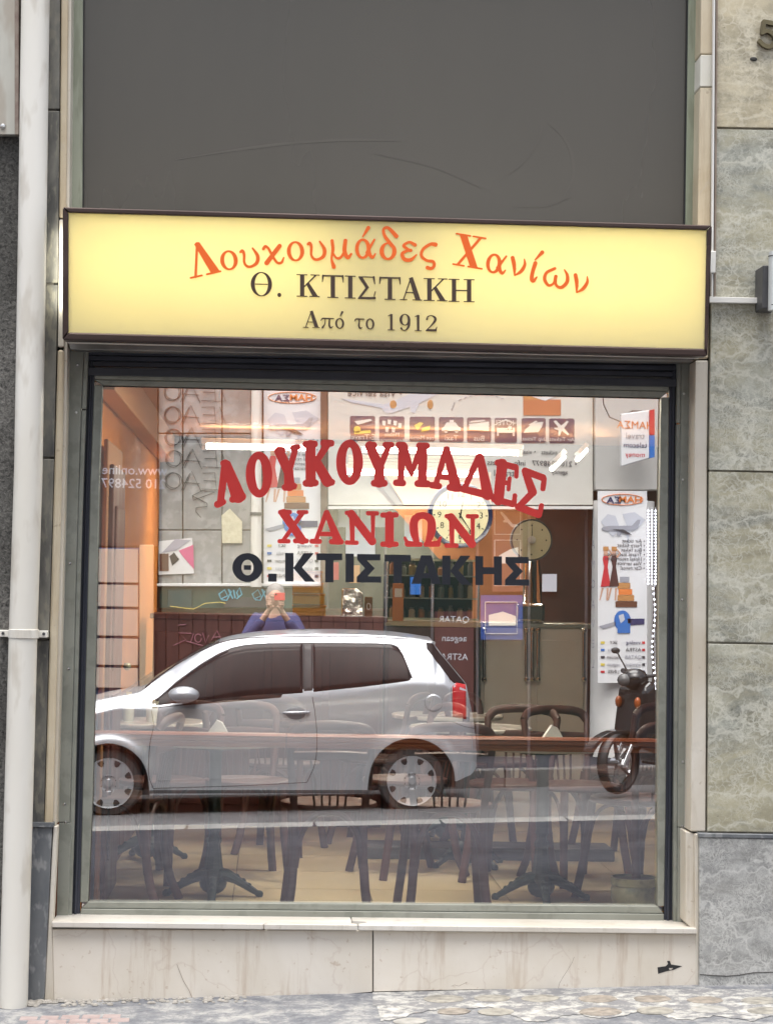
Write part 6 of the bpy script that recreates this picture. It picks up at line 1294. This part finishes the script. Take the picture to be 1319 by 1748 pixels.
skin = mat('skin', (.55, .33, .24), (.6, .37, .27), 6, .5); shirt = mat('violet_blue_shirt', (.045, .048, .13), (.07, .075, .18), 8, .85, 0, .3, 40); trou = mat('dark_trousers', (.03, .035, .05), (.05, .055, .07), 8, .9)
Sx, Ez = .19, 1.17
bv = [(0, 0, .95), (0, 0, 1.15), (0, 0, 1.36), (0, .01, 1.47), (0, .02, 1.56), (0, .03, 1.64),
      (.17, 0, 1.4), (.27, .13, Ez), (.07, .27, 1.46), (.03, .3, 1.53), (-.17, 0, 1.4), (-.27, .13, Ez), (-.07, .27, 1.46), (-.03, .3, 1.53),
      (.1, 0, .88), (.11, .02, .48), (.12, 0, .08), (.12, .12, .04), (-.1, 0, .88), (-.11, .02, .48), (-.12, 0, .08), (-.12, .12, .04)]
be = [(0,1),(1,2),(2,3),(3,4),(4,5),(2,6),(6,7),(7,8),(8,9),(2,10),(10,11),(11,12),(12,13),(0,14),(14,15),(15,16),(16,17),(0,18),(18,19),(19,20),(20,21)]
br_ = [(.14,.1),(.13,.09),(.13,.09),.055,(.075,.09),(.065,.075),.055,.042,.028,(.03,.02),.055,.042,.028,(.03,.02),.085,.055,.04,.035,.085,.055,.04,.035]
def hd(mb):
    q = lambda x, y, z: (PX+x*HT, PYY+y*HT, PG+z*HT)
    mb.ball(q(0, .03, 1.6), (.076*HT, .095*HT, .115*HT), 24, 16); mb.ball(q(0, .128, 1.585), (.013, .02, .024), 10, 8)
    for s_ in (-1, 1):
        mb.ball(q(s_*.078, .02, 1.595), (.012, .02, .032), 10, 8); mb.ball(q(s_*.03, .11, 1.615), (.014, .01, .01), 8, 6)
        for k in range(4):
            z = 1.535+k*.017; mb.tube([q(s_*.055, .30, z-.01), q(s_*.075, .335, z), q(s_*.06, .36, z+.004), q(s_*.035, .365, z+.004)], [.010, .0095, .009, .007], 8)
        mb.tube([q(s_*.045, .3, 1.49), q(s_*.03, .33, 1.5), q(s_*.02, .345, 1.525)], [.012, .011, .009], 8)
        mb.ball(q(s_*.055, .3, 1.535), (.024, .022, .05), 12, 8)
skinmesh('body', bv, be, br_, skin, per, 2, 0, hd)
skinmesh('shirt', [(0,0,.9),(0,0,1.1),(0,0,1.33),(0,0,1.41),(.17,0,1.395),(.275,.13,1.165),(.1,.25,1.41),(-.17,0,1.395),(-.275,.13,1.165),(-.1,.25,1.41)], [(0,1),(1,2),(2,3),(2,4),(4,5),(5,6),(2,7),(7,8),(8,9)], [(.17,.12),(.165,.12),(.165,.12),(.075,.07),.082,.07,.045,.082,.07,.045], shirt, per)
skinmesh('trousers', [(0,0,.93),(.1,0,.86),(.11,.02,.48),(.12,0,.1),(-.1,0,.86),(-.11,.02,.48),(-.12,0,.1)], [(0,1),(1,2),(2,3),(0,4),(4,5),(5,6)], [(.16,.12),.1,.075,.06,.1,.075,.06], trou, per)
for s_ in (-1, 1): m = MB(); m.ball((PX+s_*.12*HT, PYY+.06, PG+.045), (.05, .14, .045), 16, 10); m.build('shoe', M['black'], per, smooth=True)
m = MB(); m.ball((PX, PYY+.012*HT, PG+1.645*HT), (.084*HT, .098*HT, .09*HT), 20, 12); m.build('hair', mat('grey_hair', (.22, .2, .19), (.35, .33, .32), 40, .9), per, smooth=True)
for s_ in (-1, 1): m = MB(); m.tube([(PX+.028*HT*s_+.022*math.cos(q*.6), PYY+.135*HT, PG+1.613*HT+.018*math.sin(q*.6)) for q in range(12)], .002, 5); m.build('glasses', M['black'], per)
t = thing('phone', (PX, PYY+.37*HT, PG+1.5*HT), 'red phone held up in front of the face of the photographer', 'phone')
m = MB(); m.box((PX-.01*HT, PYY+.37*HT, PG+1.575*HT), (PX+.085*HT, PYY+.38*HT, PG+1.645*HT)); m.build('case', mat('red_case', (.7, .05, .05), rough=.4), t, bevel=.004, seg=2)
m = MB(); m.lathe([(.009, 0), (.008, .003)], (PX+.005*HT, PYY+.381*HT, PG+1.63*HT), 12, 'y'); m.build('lens', M['black'], t)
print('CHK ground at car', ground(mir(703,1390,DC).x, YC), 'wheel bottoms', mir(703,1334,DC).z-.272, mir(185,1338,DC).z-.272, 'x', mir(703,1334,DC).x, mir(185,1338,DC).x, 'GZ', GZ, 'per', PG, HT, 'scooter', O_.z, sg)
